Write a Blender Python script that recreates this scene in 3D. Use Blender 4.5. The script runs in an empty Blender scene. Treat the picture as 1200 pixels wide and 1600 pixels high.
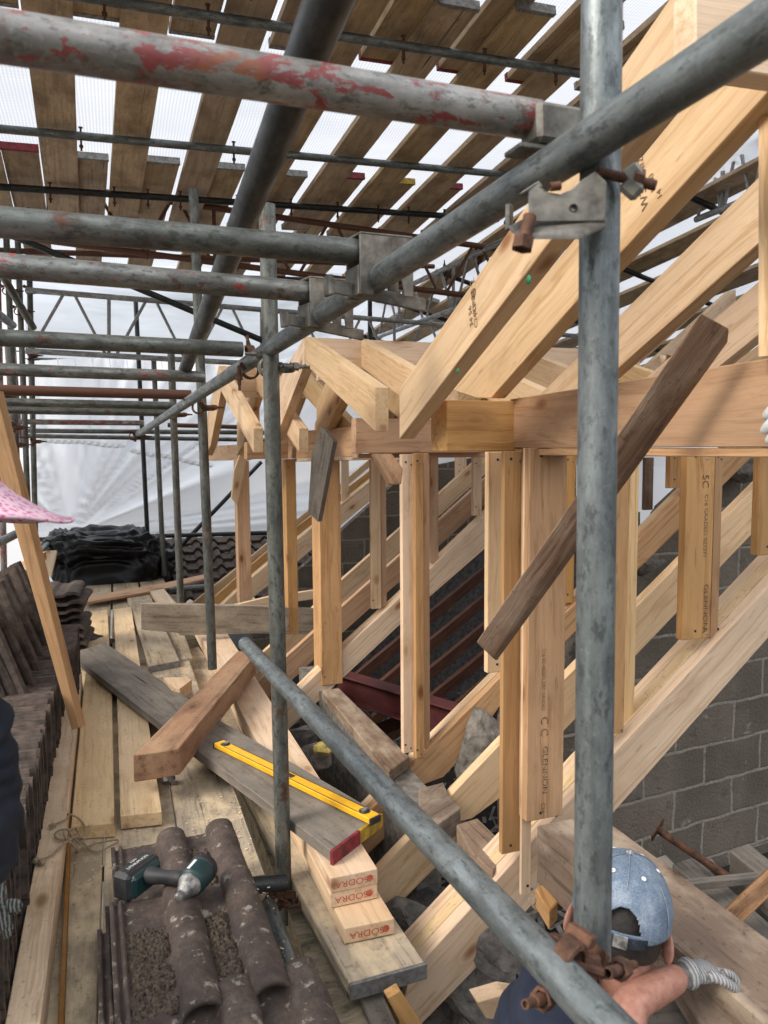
import bpy, bmesh, math, random
from mathutils import Vector, Matrix, noise
random.seed(7)
C = bpy.context.scene.collection
V = Vector
# ------------------------------------------------------------------ survey frame
# the site is laid out on three axes: X across the eave, Y along the eave, Z up.
H = 1.27
D_ = V((100., 13700., 1180.)).normalized()
bx = 180. - 600.
B_ = V((bx, -(bx * D_.x + 1180. * D_.z) / D_.y, 1180.)).normalized()
A_ = D_.cross(B_)
if A_.x < 0: A_ = -A_
U_ = -D_
def ray(x, y):
    v = V((x - 600., y - 800., 1180.))
    return V((v.dot(A_), v.dot(B_), v.dot(U_)))
def W(x, y, X=None, Y=None, Z=None, d=None):
    r = ray(x, y)
    if X is not None: t = X / r.x
    elif Y is not None: t = Y / r.y
    elif Z is not None: t = (Z - H) / r.z
    else: t = d / 1180.
    return r * t + V((0, 0, H))
def onplane(x, y, p, n):
    r = ray(x, y); o = V((0, 0, H))
    return o + r * ((p - o).dot(n) / r.dot(n))

# ------------------------------------------------------------------ materials
def newmat(name):
    m = bpy.data.materials.new(name); m.use_nodes = True
    nt = m.node_tree; nt.nodes.clear()
    out = nt.nodes.new('ShaderNodeOutputMaterial'); b = nt.nodes.new('ShaderNodeBsdfPrincipled')
    nt.links.new(b.outputs[0], out.inputs[0])
    return m, nt, b, out
def N(nt, t, **k):
    n = nt.nodes.new(t)
    for a, v in k.items():
        if a[0] == '_': n.inputs[a[1:].replace('_', ' ')].default_value = v
        else: setattr(n, a, v)
    return n
def coords(nt, scale=(1, 1, 1), rnd=True):
    tc = N(nt, 'ShaderNodeTexCoord'); mp = N(nt, 'ShaderNodeMapping')
    mp.inputs['Scale'].default_value = scale
    if rnd:
        oi = N(nt, 'ShaderNodeObjectInfo'); mu = N(nt, 'ShaderNodeMath', operation='MULTIPLY'); mu.inputs[1].default_value = 53.7
        nt.links.new(oi.outputs['Random'], mu.inputs[0])
        ad = N(nt, 'ShaderNodeVectorMath', operation='ADD')
        nt.links.new(tc.outputs['Object'], ad.inputs[0]); nt.links.new(mu.outputs[0], ad.inputs[1])
        nt.links.new(ad.outputs[0], mp.inputs['Vector'])
    else: nt.links.new(tc.outputs['Object'], mp.inputs['Vector'])
    return mp.outputs[0]
def ramp(nt, fac, stops):
    r = N(nt, 'ShaderNodeValToRGB'); e = r.color_ramp.elements
    while len(e) < len(stops): e.new(.5)
    for i, (p, c) in enumerate(stops):
        e[i].position = p; e[i].color = (c[0], c[1], c[2], 1) if not isinstance(c, (int, float)) else (c, c, c, 1)
    nt.links.new(fac, r.inputs[0]); return r.outputs[0]
def mixc(nt, fac, a, b, mode='MIX'):
    m = N(nt, 'ShaderNodeMix', data_type='RGBA', blend_type=mode)
    for s, v in ((0, fac), (6, a), (7, b)):
        if isinstance(v, (int, float)): m.inputs[s].default_value = v
        elif isinstance(v, tuple): m.inputs[s].default_value = (*v[:3], 1)
        else: nt.links.new(v, m.inputs[s])
    return m.outputs[2]
def noi(nt, vec, scale, detail=4, rough=.55, dist=0.):
    n = N(nt, 'ShaderNodeTexNoise'); n.inputs['Scale'].default_value = scale; n.inputs['Detail'].default_value = detail
    n.inputs['Roughness'].default_value = rough; n.inputs['Distortion'].default_value = dist
    nt.links.new(vec, n.inputs['Vector']); return n.outputs[0]
def bump(nt, b, h, strength=.3, dist=.002):
    bp = N(nt, 'ShaderNodeBump'); bp.inputs['Strength'].default_value = strength; bp.inputs['Distance'].default_value = dist
    nt.links.new(h, bp.inputs['Height']); nt.links.new(bp.outputs[0], b.inputs['Normal'])

def wood(name, light, dark, grain=.5, knots=True, dirt=None, dirt_amt=.5, rough=.62, bs=.25, coarse=1., vary=.16, cracks=0.):
    m, nt, b, out = newmat(name)
    # slow warp so that the grain wanders round knots
    v0 = coords(nt, (1, 1, 1))
    warp = noi(nt, coords(nt, (2.2, 7, 7)), 1., 2)
    wv = N(nt, 'ShaderNodeVectorMath', operation='SCALE'); wc = N(nt, 'ShaderNodeCombineXYZ')
    nt.links.new(warp, wc.inputs[1]); nt.links.new(warp, wc.inputs[2]); nt.links.new(wc.outputs[0], wv.inputs[0]); wv.inputs[3].default_value = .07
    ad = N(nt, 'ShaderNodeVectorMath', operation='ADD'); nt.links.new(v0, ad.inputs[0]); nt.links.new(wv.outputs[0], ad.inputs[1])
    mp = N(nt, 'ShaderNodeMapping'); mp.inputs['Scale'].default_value = (.9 * coarse, 60 * coarse, 60 * coarse); nt.links.new(ad.outputs[0], mp.inputs[0])
    g = noi(nt, mp.outputs[0], 1., 4, .6)
    mp2 = N(nt, 'ShaderNodeMapping'); mp2.inputs['Scale'].default_value = (5, 330, 330); nt.links.new(ad.outputs[0], mp2.inputs[0])
    g2 = noi(nt, mp2.outputs[0], 1., 2, .5)
    mid = tuple(l * .5 + d * .5 for l, d in zip(light, dark))
    c = ramp(nt, g, [(.37, dark), (.47, tuple(l * (1 - grain * .35) + d * grain * .35 for l, d in zip(light, dark))), (.59, light)])
    c = mixc(nt, .2, c, ramp(nt, g2, [(.35, tuple(x * .55 for x in dark)), (.65, light)]))
    big = noi(nt, coords(nt, (1.3, 9, 9)), 1., 3)
    c = mixc(nt, ramp(nt, big, [(.38, .5), (.66, 0.)]), c, tuple(x * .8 for x in mid), 'MIX')
    oi = N(nt, 'ShaderNodeObjectInfo')
    hs = N(nt, 'ShaderNodeHueSaturation'); mr = N(nt, 'ShaderNodeMapRange'); mr.inputs[3].default_value = 1 - vary; mr.inputs[4].default_value = 1 + vary * .6
    nt.links.new(oi.outputs['Random'], mr.inputs[0]); nt.links.new(mr.outputs[0], hs.inputs['Value'])
    sx = N(nt, 'ShaderNodeMath', operation='MULTIPLY'); sx.inputs[1].default_value = 17.31; nt.links.new(oi.outputs['Random'], sx.inputs[0])
    fr = N(nt, 'ShaderNodeMath', operation='FRACT'); nt.links.new(sx.outputs[0], fr.inputs[0])
    m2 = N(nt, 'ShaderNodeMapRange'); m2.inputs[3].default_value = .82; m2.inputs[4].default_value = 1.12; nt.links.new(fr.outputs[0], m2.inputs[0]); nt.links.new(m2.outputs[0], hs.inputs['Saturation'])
    m3 = N(nt, 'ShaderNodeMapRange'); m3.inputs[3].default_value = .4985; m3.inputs[4].default_value = .5065; nt.links.new(fr.outputs[0], m3.inputs[0]); nt.links.new(m3.outputs[0], hs.inputs['Hue'])
    nt.links.new(c, hs.inputs['Color']); c = hs.outputs[0]
    sc1 = noi(nt, coords(nt, (2.5, 5, 5)), 1.7, 7, .7); c = mixc(nt, ramp(nt, sc1, [(.55, 0.), (.68, .3)]), c, tuple(x * .55 for x in dark))
    sc2 = noi(nt, coords(nt, (9, 60, 60)), 1., 3, .6); c = mixc(nt, ramp(nt, sc2, [(.66, 0.), (.72, .45)]), c, tuple(x * .4 for x in dark))
    if knots:
        vo = N(nt, 'ShaderNodeTexVoronoi'); vo.inputs['Scale'].default_value = 1.; vo.inputs['Randomness'].default_value = 1.
        nt.links.new(coords(nt, (3.6, 7.5, 7.5)), vo.inputs['Vector'])
        kr = ramp(nt, vo.outputs['Distance'], [(.05, 1.), (.11, .6), (.17, .0)])
        c = mixc(nt, kr, c, tuple(x * y for x, y in zip(dark, (.45, .33, .28))))
        ring = ramp(nt, vo.outputs['Distance'], [(.12, 0.), (.19, .38), (.34, 0.)])
        c = mixc(nt, ring, c, tuple(x * .72 for x in dark))
    if cracks > 0:
        cr = noi(nt, coords(nt, (.7, 26, 26)), 1., 3, .6)
        c = mixc(nt, ramp(nt, cr, [(.27, cracks), (.315, 0.)]), c, tuple(x * .18 for x in dark))
    if dirt:
        dn = noi(nt, coords(nt, (3.5, 6, 6)), 1.3, 6, .62)
        c = mixc(nt, ramp(nt, dn, [(.46, 0.), (.66, dirt_amt)]), c, dirt)
        sp = noi(nt, coords(nt, (60, 60, 60)), 1., 3, .6)
        c = mixc(nt, ramp(nt, sp, [(.6, 0.), (.7, .45)]), c, tuple(x * .3 for x in dark))
    nt.links.new(c, b.inputs['Base Color']); b.inputs['Roughness'].default_value = rough
    b.inputs['Specular IOR Level'].default_value = .3
    hsum = N(nt, 'ShaderNodeMath', operation='ADD'); nt.links.new(g, hsum.inputs[0]); nt.links.new(g2, hsum.inputs[1])
    bump(nt, b, hsum.outputs[0], bs, .0015)
    return m
def pipe(name, col=(.2, .215, .205), paint=None, amt=.5, rust=0., metallic=.55, rough=.48, lo=.5):
    m, nt, b, out = newmat(name)
    n1 = noi(nt, coords(nt, (3, 3, 1.2)), 9., 6, .65); n2 = noi(nt, coords(nt, (40, 40, 3.5)), 1., 4, .6); n3 = noi(nt, coords(nt), 140., 3, .7)
    c = ramp(nt, n1, [(.33, tuple(x * lo for x in col)), (.52, col), (.72, tuple(min(1, x * 1.55) for x in col))])
    c = mixc(nt, ramp(nt, n2, [(.38, .55), (.55, 0.)]), c, tuple(x * .45 for x in col))
    c = mixc(nt, ramp(nt, n3, [(.55, 0.), (.7, .28)]), c, tuple(min(1, x * 1.6) for x in col))
    c = mixc(nt, ramp(nt, noi(nt, coords(nt, (1, 1, .45)), 75., 5, .75), [(.38, .85), (.48, 0.)]), c, tuple(x * .36 for x in col))
    dr = noi(nt, coords(nt, (5, 5, 5)), 3., 8, .7)
    if rust > 0:
        c = mixc(nt, ramp(nt, dr, [(.62 - rust * .3, 0.), (.7 - rust * .3, .9)]), c, (.105, .042, .022))
    met = metallic
    b.inputs['Metallic'].default_value = metallic
    if paint:
        pn = noi(nt, coords(nt, (5, 5, 2.2)), 5., 10, .74, .5)
        f = ramp(nt, pn, [(.62 - amt * .22, 0.), (.64 - amt * .22, 1.)])
        pc = mixc(nt, ramp(nt, noi(nt, coords(nt, (1, 1, 1)), 8., 3), [(.56, 0.), (.66, 1.)]), paint, tuple(min(1, x * y) for x, y in zip(paint, (1.1, 1.9, .9))))
        pc = mixc(nt, ramp(nt, n3, [(.5, 0.), (.7, .5)]), pc, tuple(x * .5 for x in paint))
        c = mixc(nt, f, c, pc)
        inv = N(nt, 'ShaderNodeMath', operation='MULTIPLY_ADD'); nt.links.new(f, inv.inputs[0]); inv.inputs[1].default_value = -metallic; inv.inputs[2].default_value = metallic
        nt.links.new(inv.outputs[0], b.inputs['Metallic'])
    nt.links.new(c, b.inputs['Base Color'])
    nt.links.new(ramp(nt, n1, [(.3, rough + .12), (.7, rough - .08)]), b.inputs['Roughness'])
    bump(nt, b, n3, .12, .001)
    return m
def plain(name, c1, c2=None, scale=20., rough=.7, metallic=0., bs=.3, bd=.003, detail=6, stretch=(1, 1, 1), p=(.35, .65), spec=.4):
    m, nt, b, out = newmat(name)
    n = noi(nt, coords(nt, stretch), scale, detail, .62)
    c = ramp(nt, n, [(p[0], c1), (p[1], c2 or tuple(x * .6 for x in c1))])
    nt.links.new(c, b.inputs['Base Color']); b.inputs['Roughness'].default_value = rough; b.inputs['Metallic'].default_value = metallic
    b.inputs['Specular IOR Level'].default_value = spec
    if bs: bump(nt, b, n, bs, bd)
    return m
M = {}
M['pale'] = wood('planed_spruce', (.79, .55, .335), (.57, .345, .17), knots=True, vary=.15)
M['tan'] = wood('tan_spruce', (.60, .34, .16), (.38, .185, .072), knots=True, vary=.2)  # treated timber's own tan, with the orange of shaded faces put into it
M['deal'] = wood('fresh_sawn_deal', (.78, .565, .35), (.55, .36, .19), dirt=(.42, .31, .2), dirt_amt=.28, vary=.08, cracks=.4)
M['board'] = wood('weathered_scaffold_board', (.40, .315, .22), (.17, .125, .085), dirt=(.45, .38, .28), dirt_amt=.75, rough=.85, bs=.5, cracks=.9, knots=False)
M['dusty'] = wood('sawdust_covered_board', (.46, .37, .265), (.24, .185, .13), dirt=(.70, .55, .35), dirt_amt=.95, rough=.9, bs=.5, cracks=.8, knots=False)
M['greyb'] = wood('silvered_grey_board', (.215, .185, .155), (.115, .095, .08), dirt=(.33, .28, .22), dirt_amt=.4, rough=.9, bs=.8, cracks=1., knots=False)
M['roofb'] = wood('roof_scaffold_board', (.54, .40, .26), (.33, .235, .145), dirt=(.19, .135, .085), dirt_amt=.7, rough=.9, bs=.4, cracks=1., knots=False)
M['old'] = wood('old_brown_timber', (.34, .165, .065), (.1, .043, .018), dirt=(.42, .29, .17), dirt_amt=.4, rough=.85, bs=.7, cracks=1., coarse=.6)
M['brown'] = wood('rough_dark_brown_timber', (.25, .15, .095), (.105, .056, .035), dirt=(.36, .27, .2), dirt_amt=.55, rough=.9, bs=.9, knots=False, coarse=.8)
M['plate'] = wood('old_wall_plate_timber', (.26, .17, .11), (.12, .072, .044), dirt=(.46, .37, .27), dirt_amt=.6, rough=.88, bs=.6, cracks=.9)
M['redw'] = plain('red_brown_painted_timber', (.11, .04, .022), (.045, .02, .013), 14., .7, stretch=(.4, 3, 3))
M['steelred'] = plain('red_oxide_steel', (.10, .022, .02), (.045, .012, .013), 8., .5)
M['galv'] = pipe('galvanised_tube', (.175, .195, .194))
M['galvl'] = pipe('pale_silver_tube', (.36, .37, .37), metallic=.3)
M['galvd'] = pipe('dull_galvanised_tube', (.14, .145, .128), rust=.12, lo=.45)
M['galvb'] = pipe('dark_steel_tube', (.04, .044, .044), metallic=.6, rough=.42)
M['galvred'] = pipe('red_painted_worn_tube', (.27, .255, .23), paint=(.22, .042, .038), amt=.42, rust=.14, metallic=.4)
M['galvspot'] = pipe('tube_with_red_spots', (.21, .21, .19), paint=(.3, .02, .02), amt=.12, rust=.1)
M['rusttube'] = pipe('rusty_tube', (.11, .055, .04), rust=.9, metallic=.2, rough=.6)
M['rust'] = plain('rusted_steel', (.15, .07, .038), (.05, .026, .018), 45., .75, .35, .8, .004)
M['fitting'] = plain('worn_grey_fitting', (.24, .225, .19), (.085, .075, .065), 28., .55, .5, .5, .002)
M['conc'] = plain('broken_concrete', (.23, .205, .175), (.095, .083, .07), 22., .95, bs=1., bd=.012, detail=9)
M['black_plastic'] = plain('black_plastic_sheet', (.003, .003, .0035), (.008, .008, .009), 6., .3, bs=0, spec=.22)
M['tile'] = plain('weathered_roof_tile', (.095, .066, .05), (.026, .019, .015), 26., .85, bs=.7, bd=.003, detail=9)
M['soil'] = plain('dry_moss_and_soil', (.15, .11, .075), (.012, .009, .007), 130., .95, bs=1., bd=.008, detail=8)
M['hoop'] = plain('galvanised_board_hoop', (.3, .3, .285), (.14, .135, .125), 40., .5, .5)
M['hoopred'] = plain('red_painted_hoop', (.26, .018, .03), (.06, .012, .014), 30., .6)
M['hoopyel'] = plain('yellow_painted_hoop', (.45, .3, .03), (.2, .12, .02), 40., .6)
M['ink'] = plain('black_ink', (.30, .17, .08), (.035, .025, .02), 90., .8, bs=0)
M['redink'] = plain('red_ink', (.36, .055, .03), (.48, .14, .08), 80., .8, bs=0)
M['yellow'] = plain('yellow_powder_coat', (.78, .42, .012), (.68, .34, .012), 30., .4, bs=.05)
M['white'] = plain('white_plastic', (.75, .75, .72), (.6, .6, .58), 30., .5, bs=0)
M['black'] = plain('black_rubber', (.012, .012, .013), (.03, .03, .03), 30., .6, bs=.1)
M['teal'] = plain('dark_teal_plastic', (.005, .03, .033), (.015, .034, .034), 60., .45, bs=.1)
M['alu'] = plain('cast_aluminium', (.42, .4, .37), (.1, .095, .09), 60., .5, .6, .5)
M['rope'] = plain('hemp_rope', (.34, .27, .18), (.2, .15, .1), 200., .95, bs=1., bd=.002)
M['skin'] = plain('skin', (.37, .185, .13), (.27, .115, .078), 60., .6, bs=.35, bd=.0006)
M['navy'] = plain('navy_cotton', (.006, .009, .02), (.011, .015, .03), 25., .9, bs=.4)
M['darkcloth'] = plain('black_fleece', (.009, .011, .017), (.016, .018, .026), 10., .95, bs=.3)
M['hair'] = plain('black_hair', (.012, .009, .008), (.022, .016, .013), 90., .6, bs=.6)
M['pvc'] = plain('green_plastic', (.01, .2, .09), (.01, .15, .07), 30., .6)
M['insul'] = plain('yellow_insulation', (.5, .4, .13), (.3, .22, .06), 40., .95, bs=1., bd=.01)
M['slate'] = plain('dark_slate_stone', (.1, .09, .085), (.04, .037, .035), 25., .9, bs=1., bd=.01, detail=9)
def m_denim():
    m, nt, b, out = newmat('washed_denim')
    n = noi(nt, coords(nt), 16., 7, .7); n2 = noi(nt, coords(nt), 420., 2, .5)
    c = ramp(nt, n, [(.32, (.04, .062, .095)), (.5, (.095, .125, .165)), (.68, (.24, .27, .3))])
    c = mixc(nt, .3, c, ramp(nt, n2, [(.4, (.09, .13, .2)), (.6, (.3, .36, .44))]))
    nt.links.new(c, b.inputs['Base Color']); b.inputs['Roughness'].default_value = .9; bump(nt, b, n2, .5, .001); return m
M['denim'] = m_denim()
def m_stripe(name, a, bb, s=330.):
    m, nt, b, out = newmat(name)
    w = N(nt, 'ShaderNodeTexWave', bands_direction='X'); w.inputs['Scale'].default_value = s / 6.; w.inputs['Distortion'].default_value = 2.2; w.inputs['Detail'].default_value = 2.; w.inputs['Detail Scale'].default_value = 3
    nt.links.new(coords(nt, rnd=False), w.inputs[0])
    c = ramp(nt, w.outputs['Fac'], [(.35, a), (.7, bb)]); nt.links.new(c, b.inputs['Base Color']); b.inputs['Roughness'].default_value = .9
    bump(nt, b, w.outputs['Fac'], .5, .0015); return m
M['glove'] = m_stripe('grey_striped_knit', (.33, .32, .31), (.15, .15, .15))
M['gloved'] = m_stripe('black_striped_knit', (.03, .03, .028), (.2, .21, .2))
def m_floral():
    m, nt, b, out = newmat('pink_floral_cotton')
    vo = N(nt, 'ShaderNodeTexVoronoi'); vo.inputs['Scale'].default_value = 105.; nt.links.new(coords(nt, rnd=False), vo.inputs[0])
    f = ramp(nt, vo.outputs['Distance'], [(.28, 1.), (.48, 0.)])
    pc = mixc(nt, ramp(nt, noi(nt, coords(nt), 40., 2), [(.4, 0.), (.6, 1.)]), (.42, .06, .2), (.5, .17, .32))
    c = mixc(nt, f, (.68, .46, .52), pc)
    nt.links.new(c, b.inputs['Base Color']); b.inputs['Roughness'].default_value = .9; return m
M['floral'] = m_floral()
def m_block():
    m, nt, b, out = newmat('concrete_blockwork')
    br = N(nt, 'ShaderNodeTexBrick'); br.offset = .5
    br.inputs['Scale'].default_value = 1.; br.inputs['Brick Width'].default_value = .45; br.inputs['Row Height'].default_value = .225
    br.inputs['Mortar Size'].default_value = .011; br.inputs['Mortar Smooth'].default_value = .35; br.inputs['Bias'].default_value = 0.
    br.inputs['Color1'].default_value = (.095, .073, .053, 1); br.inputs['Color2'].default_value = (.175, .136, .098, 1); br.inputs['Mortar'].default_value = (.34, .29, .23, 1)
    tc = N(nt, 'ShaderNodeTexCoord'); wn = noi(nt, tc.outputs['Object'], 6., 4)
    sc = N(nt, 'ShaderNodeVectorMath', operation='SCALE'); sc.inputs[3].default_value = .034
    cb = N(nt, 'ShaderNodeCombineXYZ'); nt.links.new(wn, cb.inputs[0]); nt.links.new(wn, cb.inputs[1]); nt.links.new(cb.outputs[0], sc.inputs[0])
    ad = N(nt, 'ShaderNodeVectorMath', operation='ADD'); nt.links.new(tc.outputs['Object'], ad.inputs[0]); nt.links.new(sc.outputs[0], ad.inputs[1])
    nt.links.new(ad.outputs[0], br.inputs['Vector'])
    n = noi(nt, tc.outputs['Object'], 55., 8, .7); n0 = noi(nt, tc.outputs['Object'], 2.2, 4)
    c = mixc(nt, ramp(nt, n, [(.35, .55), (.6, 0.)]), br.outputs['Color'], (.055, .05, .045))
    c = mixc(nt, ramp(nt, n0, [(.42, 0.), (.7, .5)]), c, (.22, .185, .145))
    ns = noi(nt, tc.outputs['Object'], 11., 6, .7); c = mixc(nt, ramp(nt, ns, [(.56, 0.), (.68, .6)]), c, (.06, .052, .045)); c = mixc(nt, ramp(nt, noi(nt, tc.outputs['Object'], 7., 7, .75), [(.62, 0.), (.66, .55)]), c, (.36, .31, .25))
    nt.links.new(c, b.inputs['Base Color']); b.inputs['Roughness'].default_value = .95
    mm = N(nt, 'ShaderNodeMath', operation='MULTIPLY_ADD'); nt.links.new(br.outputs['Fac'], mm.inputs[0]); mm.inputs[1].default_value = -.5; nt.links.new(n, mm.inputs[2])
    bump(nt, b, mm.outputs[0], 1., .014); return m
M['block'] = m_block()
def m_sheet(name, trans=.12, col=(.86, .87, .89), lines=False):
    m, nt, b, out = newmat(name)
    tl = N(nt, 'ShaderNodeBsdfTranslucent'); tl.inputs[0].default_value = (*col, 1)
    df = N(nt, 'ShaderNodeBsdfDiffuse'); df.inputs[0].default_value = (*col, 1)
    tr = N(nt, 'ShaderNodeBsdfTransparent')
    m1 = N(nt, 'ShaderNodeMixShader'); m1.inputs[0].default_value = .42
    nt.links.new(tl.outputs[0], m1.inputs[1]); nt.links.new(df.outputs[0], m1.inputs[2])
    m2 = N(nt, 'ShaderNodeMixShader'); m2.inputs[0].default_value = trans
    if lines:
        w = N(nt, 'ShaderNodeTexWave', bands_direction='X'); w.inputs['Scale'].default_value = 16.; w.inputs['Distortion'].default_value = .3
        w2 = N(nt, 'ShaderNodeTexWave', bands_direction='Y'); w2.inputs['Scale'].default_value = 11.; w2.inputs['Distortion'].default_value = 1.2
        cc = coords(nt, rnd=False); nt.links.new(cc, w.inputs[0]); nt.links.new(cc, w2.inputs[0])
        cl = mixc(nt, w.outputs['Fac'], (.45, .46, .48), (.57, .58, .60)); cl = mixc(nt, .06, cl, w2.outputs['Color'], 'MULTIPLY')
        big = noi(nt, coords(nt, (1, 3, 1)), 1.4, 3)
        cl = mixc(nt, ramp(nt, big, [(.4, .25), (.6, 0.)]), cl, (.40, .415, .45))
        nt.links.new(cl, tl.inputs[0]); nt.links.new(cl, df.inputs[0])
    nt.links.new(m1.outputs[0], m2.inputs[1]); nt.links.new(tr.outputs[0], m2.inputs[2])
    nt.links.new(m2.outputs[0], out.inputs[0]); nt.nodes.remove(b); return m
M['sheet'] = m_sheet('white_debris_sheeting', .04, (.76, .77, .79))
M['net'] = m_sheet('ribbed_roof_sheeting', .05, lines=True)
def m_wall():
    m, nt, b, out = newmat('weathered_streaked_render')
    n = noi(nt, coords(nt, (5, 5, 1.6)), 2.2, 7, .65, 1.6)
    c = ramp(nt, n, [(.34, (.1, .08, .05)), (.46, (.22, .18, .115)), (.56, (.34, .27, .175)), (.68, (.15, .125, .08))])
    nt.links.new(c, b.inputs['Base Color']); b.inputs['Roughness'].default_value = .9; bump(nt, b, n, .6, .006); return m
M['render'] = m_wall()
def m_tiletop():
    m, nt, b, out = newmat('lichened_clay_tile')
    n = noi(nt, coords(nt), 14., 9, .7); n2 = noi(nt, coords(nt), 30., 5, .6); n3 = noi(nt, coords(nt), 150., 4, .7)
    c = ramp(nt, n, [(.3, (.024, .017, .013)), (.5, (.064, .043, .033)), (.72, (.125, .09, .066))])
    c = mixc(nt, ramp(nt, n2, [(.6, 0.), (.67, .8)]), c, (.32, .28, .22))
    c = mixc(nt, ramp(nt, n3, [(.35, .7), (.5, 0.)]), c, (.03, .022, .02))
    nt.links.new(c, b.inputs['Base Color']); b.inputs['Roughness'].default_value = .8; bump(nt, b, n3, .8, .002); return m
M['tiletop'] = m_tiletop()

# ------------------------------------------------------------------ builders
def tag(o, label=None, cat=None, group=None, kind=None):
    if label: o['label'] = label
    if cat: o['category'] = cat
    if group: o['group'] = group
    if kind: o['kind'] = kind
    return o
def thing(name, label, cat, loc, group=None):
    o = bpy.data.objects.new(name, None); C.objects.link(o); o.location = loc; o.empty_display_size = .05
    return tag(o, label, cat, group)
def root_of(p):
    m = Matrix.Identity(4)
    while p is not None: m = p.matrix_basis @ m if p.parent is None else m; q = p; p = p.parent
    return m
WM = {}
def wm(o): return WM.get(o.name, o.matrix_basis)
def link(name, me, mat, parent=None, mw=None):
    o = bpy.data.objects.new(name, me); C.objects.link(o)
    mw = mw or Matrix.Identity(4)
    if mat is not None and not me.materials: me.materials.append(mat)
    o.matrix_basis = mw
    if parent is not None:
        o.parent = parent; o.matrix_parent_inverse = wm(parent).inverted()
    WM[o.name] = mw.copy()
    return o
def frame(origin, xd, zd=None):
    x = xd.normalized(); z = zd if zd is not None else V((0, 0, 1))
    if abs(x.dot(z.normalized())) > .98: z = V((0, 1, 0)) if abs(x.y) < .9 else V((1, 0, 0))
    y = z.cross(x).normalized(); z = x.cross(y)
    m = Matrix((x, y, z)).transposed().to_4x4(); m.translation = origin; return m
def from_bm(name, bm, mat, parent=None, mw=None, smooth=False):
    me = bpy.data.meshes.new(name); bm.to_mesh(me); bm.free()
    if smooth:
        for p in me.polygons: p.use_smooth = True
    return link(name, me, M[mat] if isinstance(mat, str) else mat, parent, mw)
def prism(name, pts, ext, mat, parent=None, bev=.0018, long=None):
    pts = [V(p) for p in pts]; n = len(pts); c = sum(pts, V()) / n + ext / 2
    if long is None:
        best = 0
        for i in range(n):
            e = pts[(i + 1) % n] - pts[i]
            if e.length > best: best = e.length; long = e
        if ext.length > best: long = ext
    f = frame(c, long, ext if long is not ext else None); fi = f.inverted()
    bm = bmesh.new()
    a = [bm.verts.new(fi @ p) for p in pts]; b = [bm.verts.new(fi @ (p + ext)) for p in pts]
    bm.faces.new(a); bm.faces.new(b[::-1])
    for i in range(n): bm.faces.new([a[i], b[i], b[(i + 1) % n], a[(i + 1) % n]][::-1])
    bmesh.ops.recalc_face_normals(bm, faces=bm.faces)
    if bev: bmesh.ops.bevel(bm, geom=bm.edges[:], offset=bev, segments=1, affect='EDGES', clamp_overlap=True)
    return from_bm(name, bm, mat, parent, f)
def YF(pts, Y, t): return [W(x, y, Y=Y) for x, y in pts], V((0, t, 0))
def XF(pts, X, t): return [W(x, y, X=X) for x, y in pts], V((t, 0, 0))
def ZF(pts, Z, t): return [W(x, y, Z=Z) for x, y in pts], V((0, 0, -t))
def timber(name, label, cat, face, mat='pale', group=None, parent=None, bev=.0018):
    o = prism(name, face[0], face[1], mat, parent, bev)
    if parent is None: tag(o, label, cat, group)
    return o
def beam(name, p0, p1, w, h, mat, parent=None, up=V((0, 0, 1)), bev=.0018):
    x = (p1 - p0).normalized(); y = up.cross(x).normalized(); z = x.cross(y)
    pts = [p0 + y * (a * w / 2) + z * (b * h / 2) for a, b in ((-1, -1), (1, -1), (1, 1), (-1, 1))]
    return prism(name, pts, p1 - p0, mat, parent, bev, long=p1 - p0)
R_ = .02415
TUBES = {}
def tube_mesh(L, r, seg, wall):
    bm = bmesh.new(); rings = []
    for z, rr in ((.0, r - wall), (.0, r), (L, r), (L, r - wall)):
        rings.append([bm.verts.new((rr * math.cos(2 * math.pi * i / seg), rr * math.sin(2 * math.pi * i / seg), z)) for i in range(seg)])
    inner = [[bm.verts.new((v.co.x, v.co.y, zz)) for v in rings[0]] for zz in (min(.12, L * .3), L - min(.12, L * .3))]
    def br(a, b):
        for i in range(seg): bm.faces.new((a[i], a[(i + 1) % seg], b[(i + 1) % seg], b[i])).smooth = True
    br(rings[0], rings[1]); br(rings[1], rings[2]); br(rings[2], rings[3]); br(inner[0], rings[0]); br(rings[3], inner[1])
    bm.faces.new(inner[0][::-1]); bm.faces.new(inner[1])
    bmesh.ops.recalc_face_normals(bm, faces=bm.faces)
    for e in bm.edges:
        if len(e.link_faces) == 2 and e.calc_face_angle(0) > 1.: e.smooth = False
    return bm
def tube(name, p0, p1, mat, parent=None, r=R_, seg=None, wall=.004):
    d = p1 - p0; L = d.length
    dist = min((p - V((0, 0, H))).length for p in (p0, p1, (p0 + p1) / 2)); seg = seg or (40 if dist < 1.8 else 24 if dist < 4 else 14)
    q = V((0, 0, 1)).rotation_difference(d.normalized()).to_matrix().to_4x4(); q.translation = p0
    o = from_bm(name, tube_mesh(L, r, seg, min(wall, r * .3)), mat, parent, q)
    return o
def T(name, label, cat, a, b, mat, group=None, parent=None, r=R_):
    """a, b = (x, y, dict of the surface the point lies on)"""
    o = tube(name, W(a[0], a[1], **a[2]), W(b[0], b[1], **b[2]), mat, parent, r)
    if parent is None: tag(o, label, cat, group)
    return o
def d(v): return {'d': v}
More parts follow.
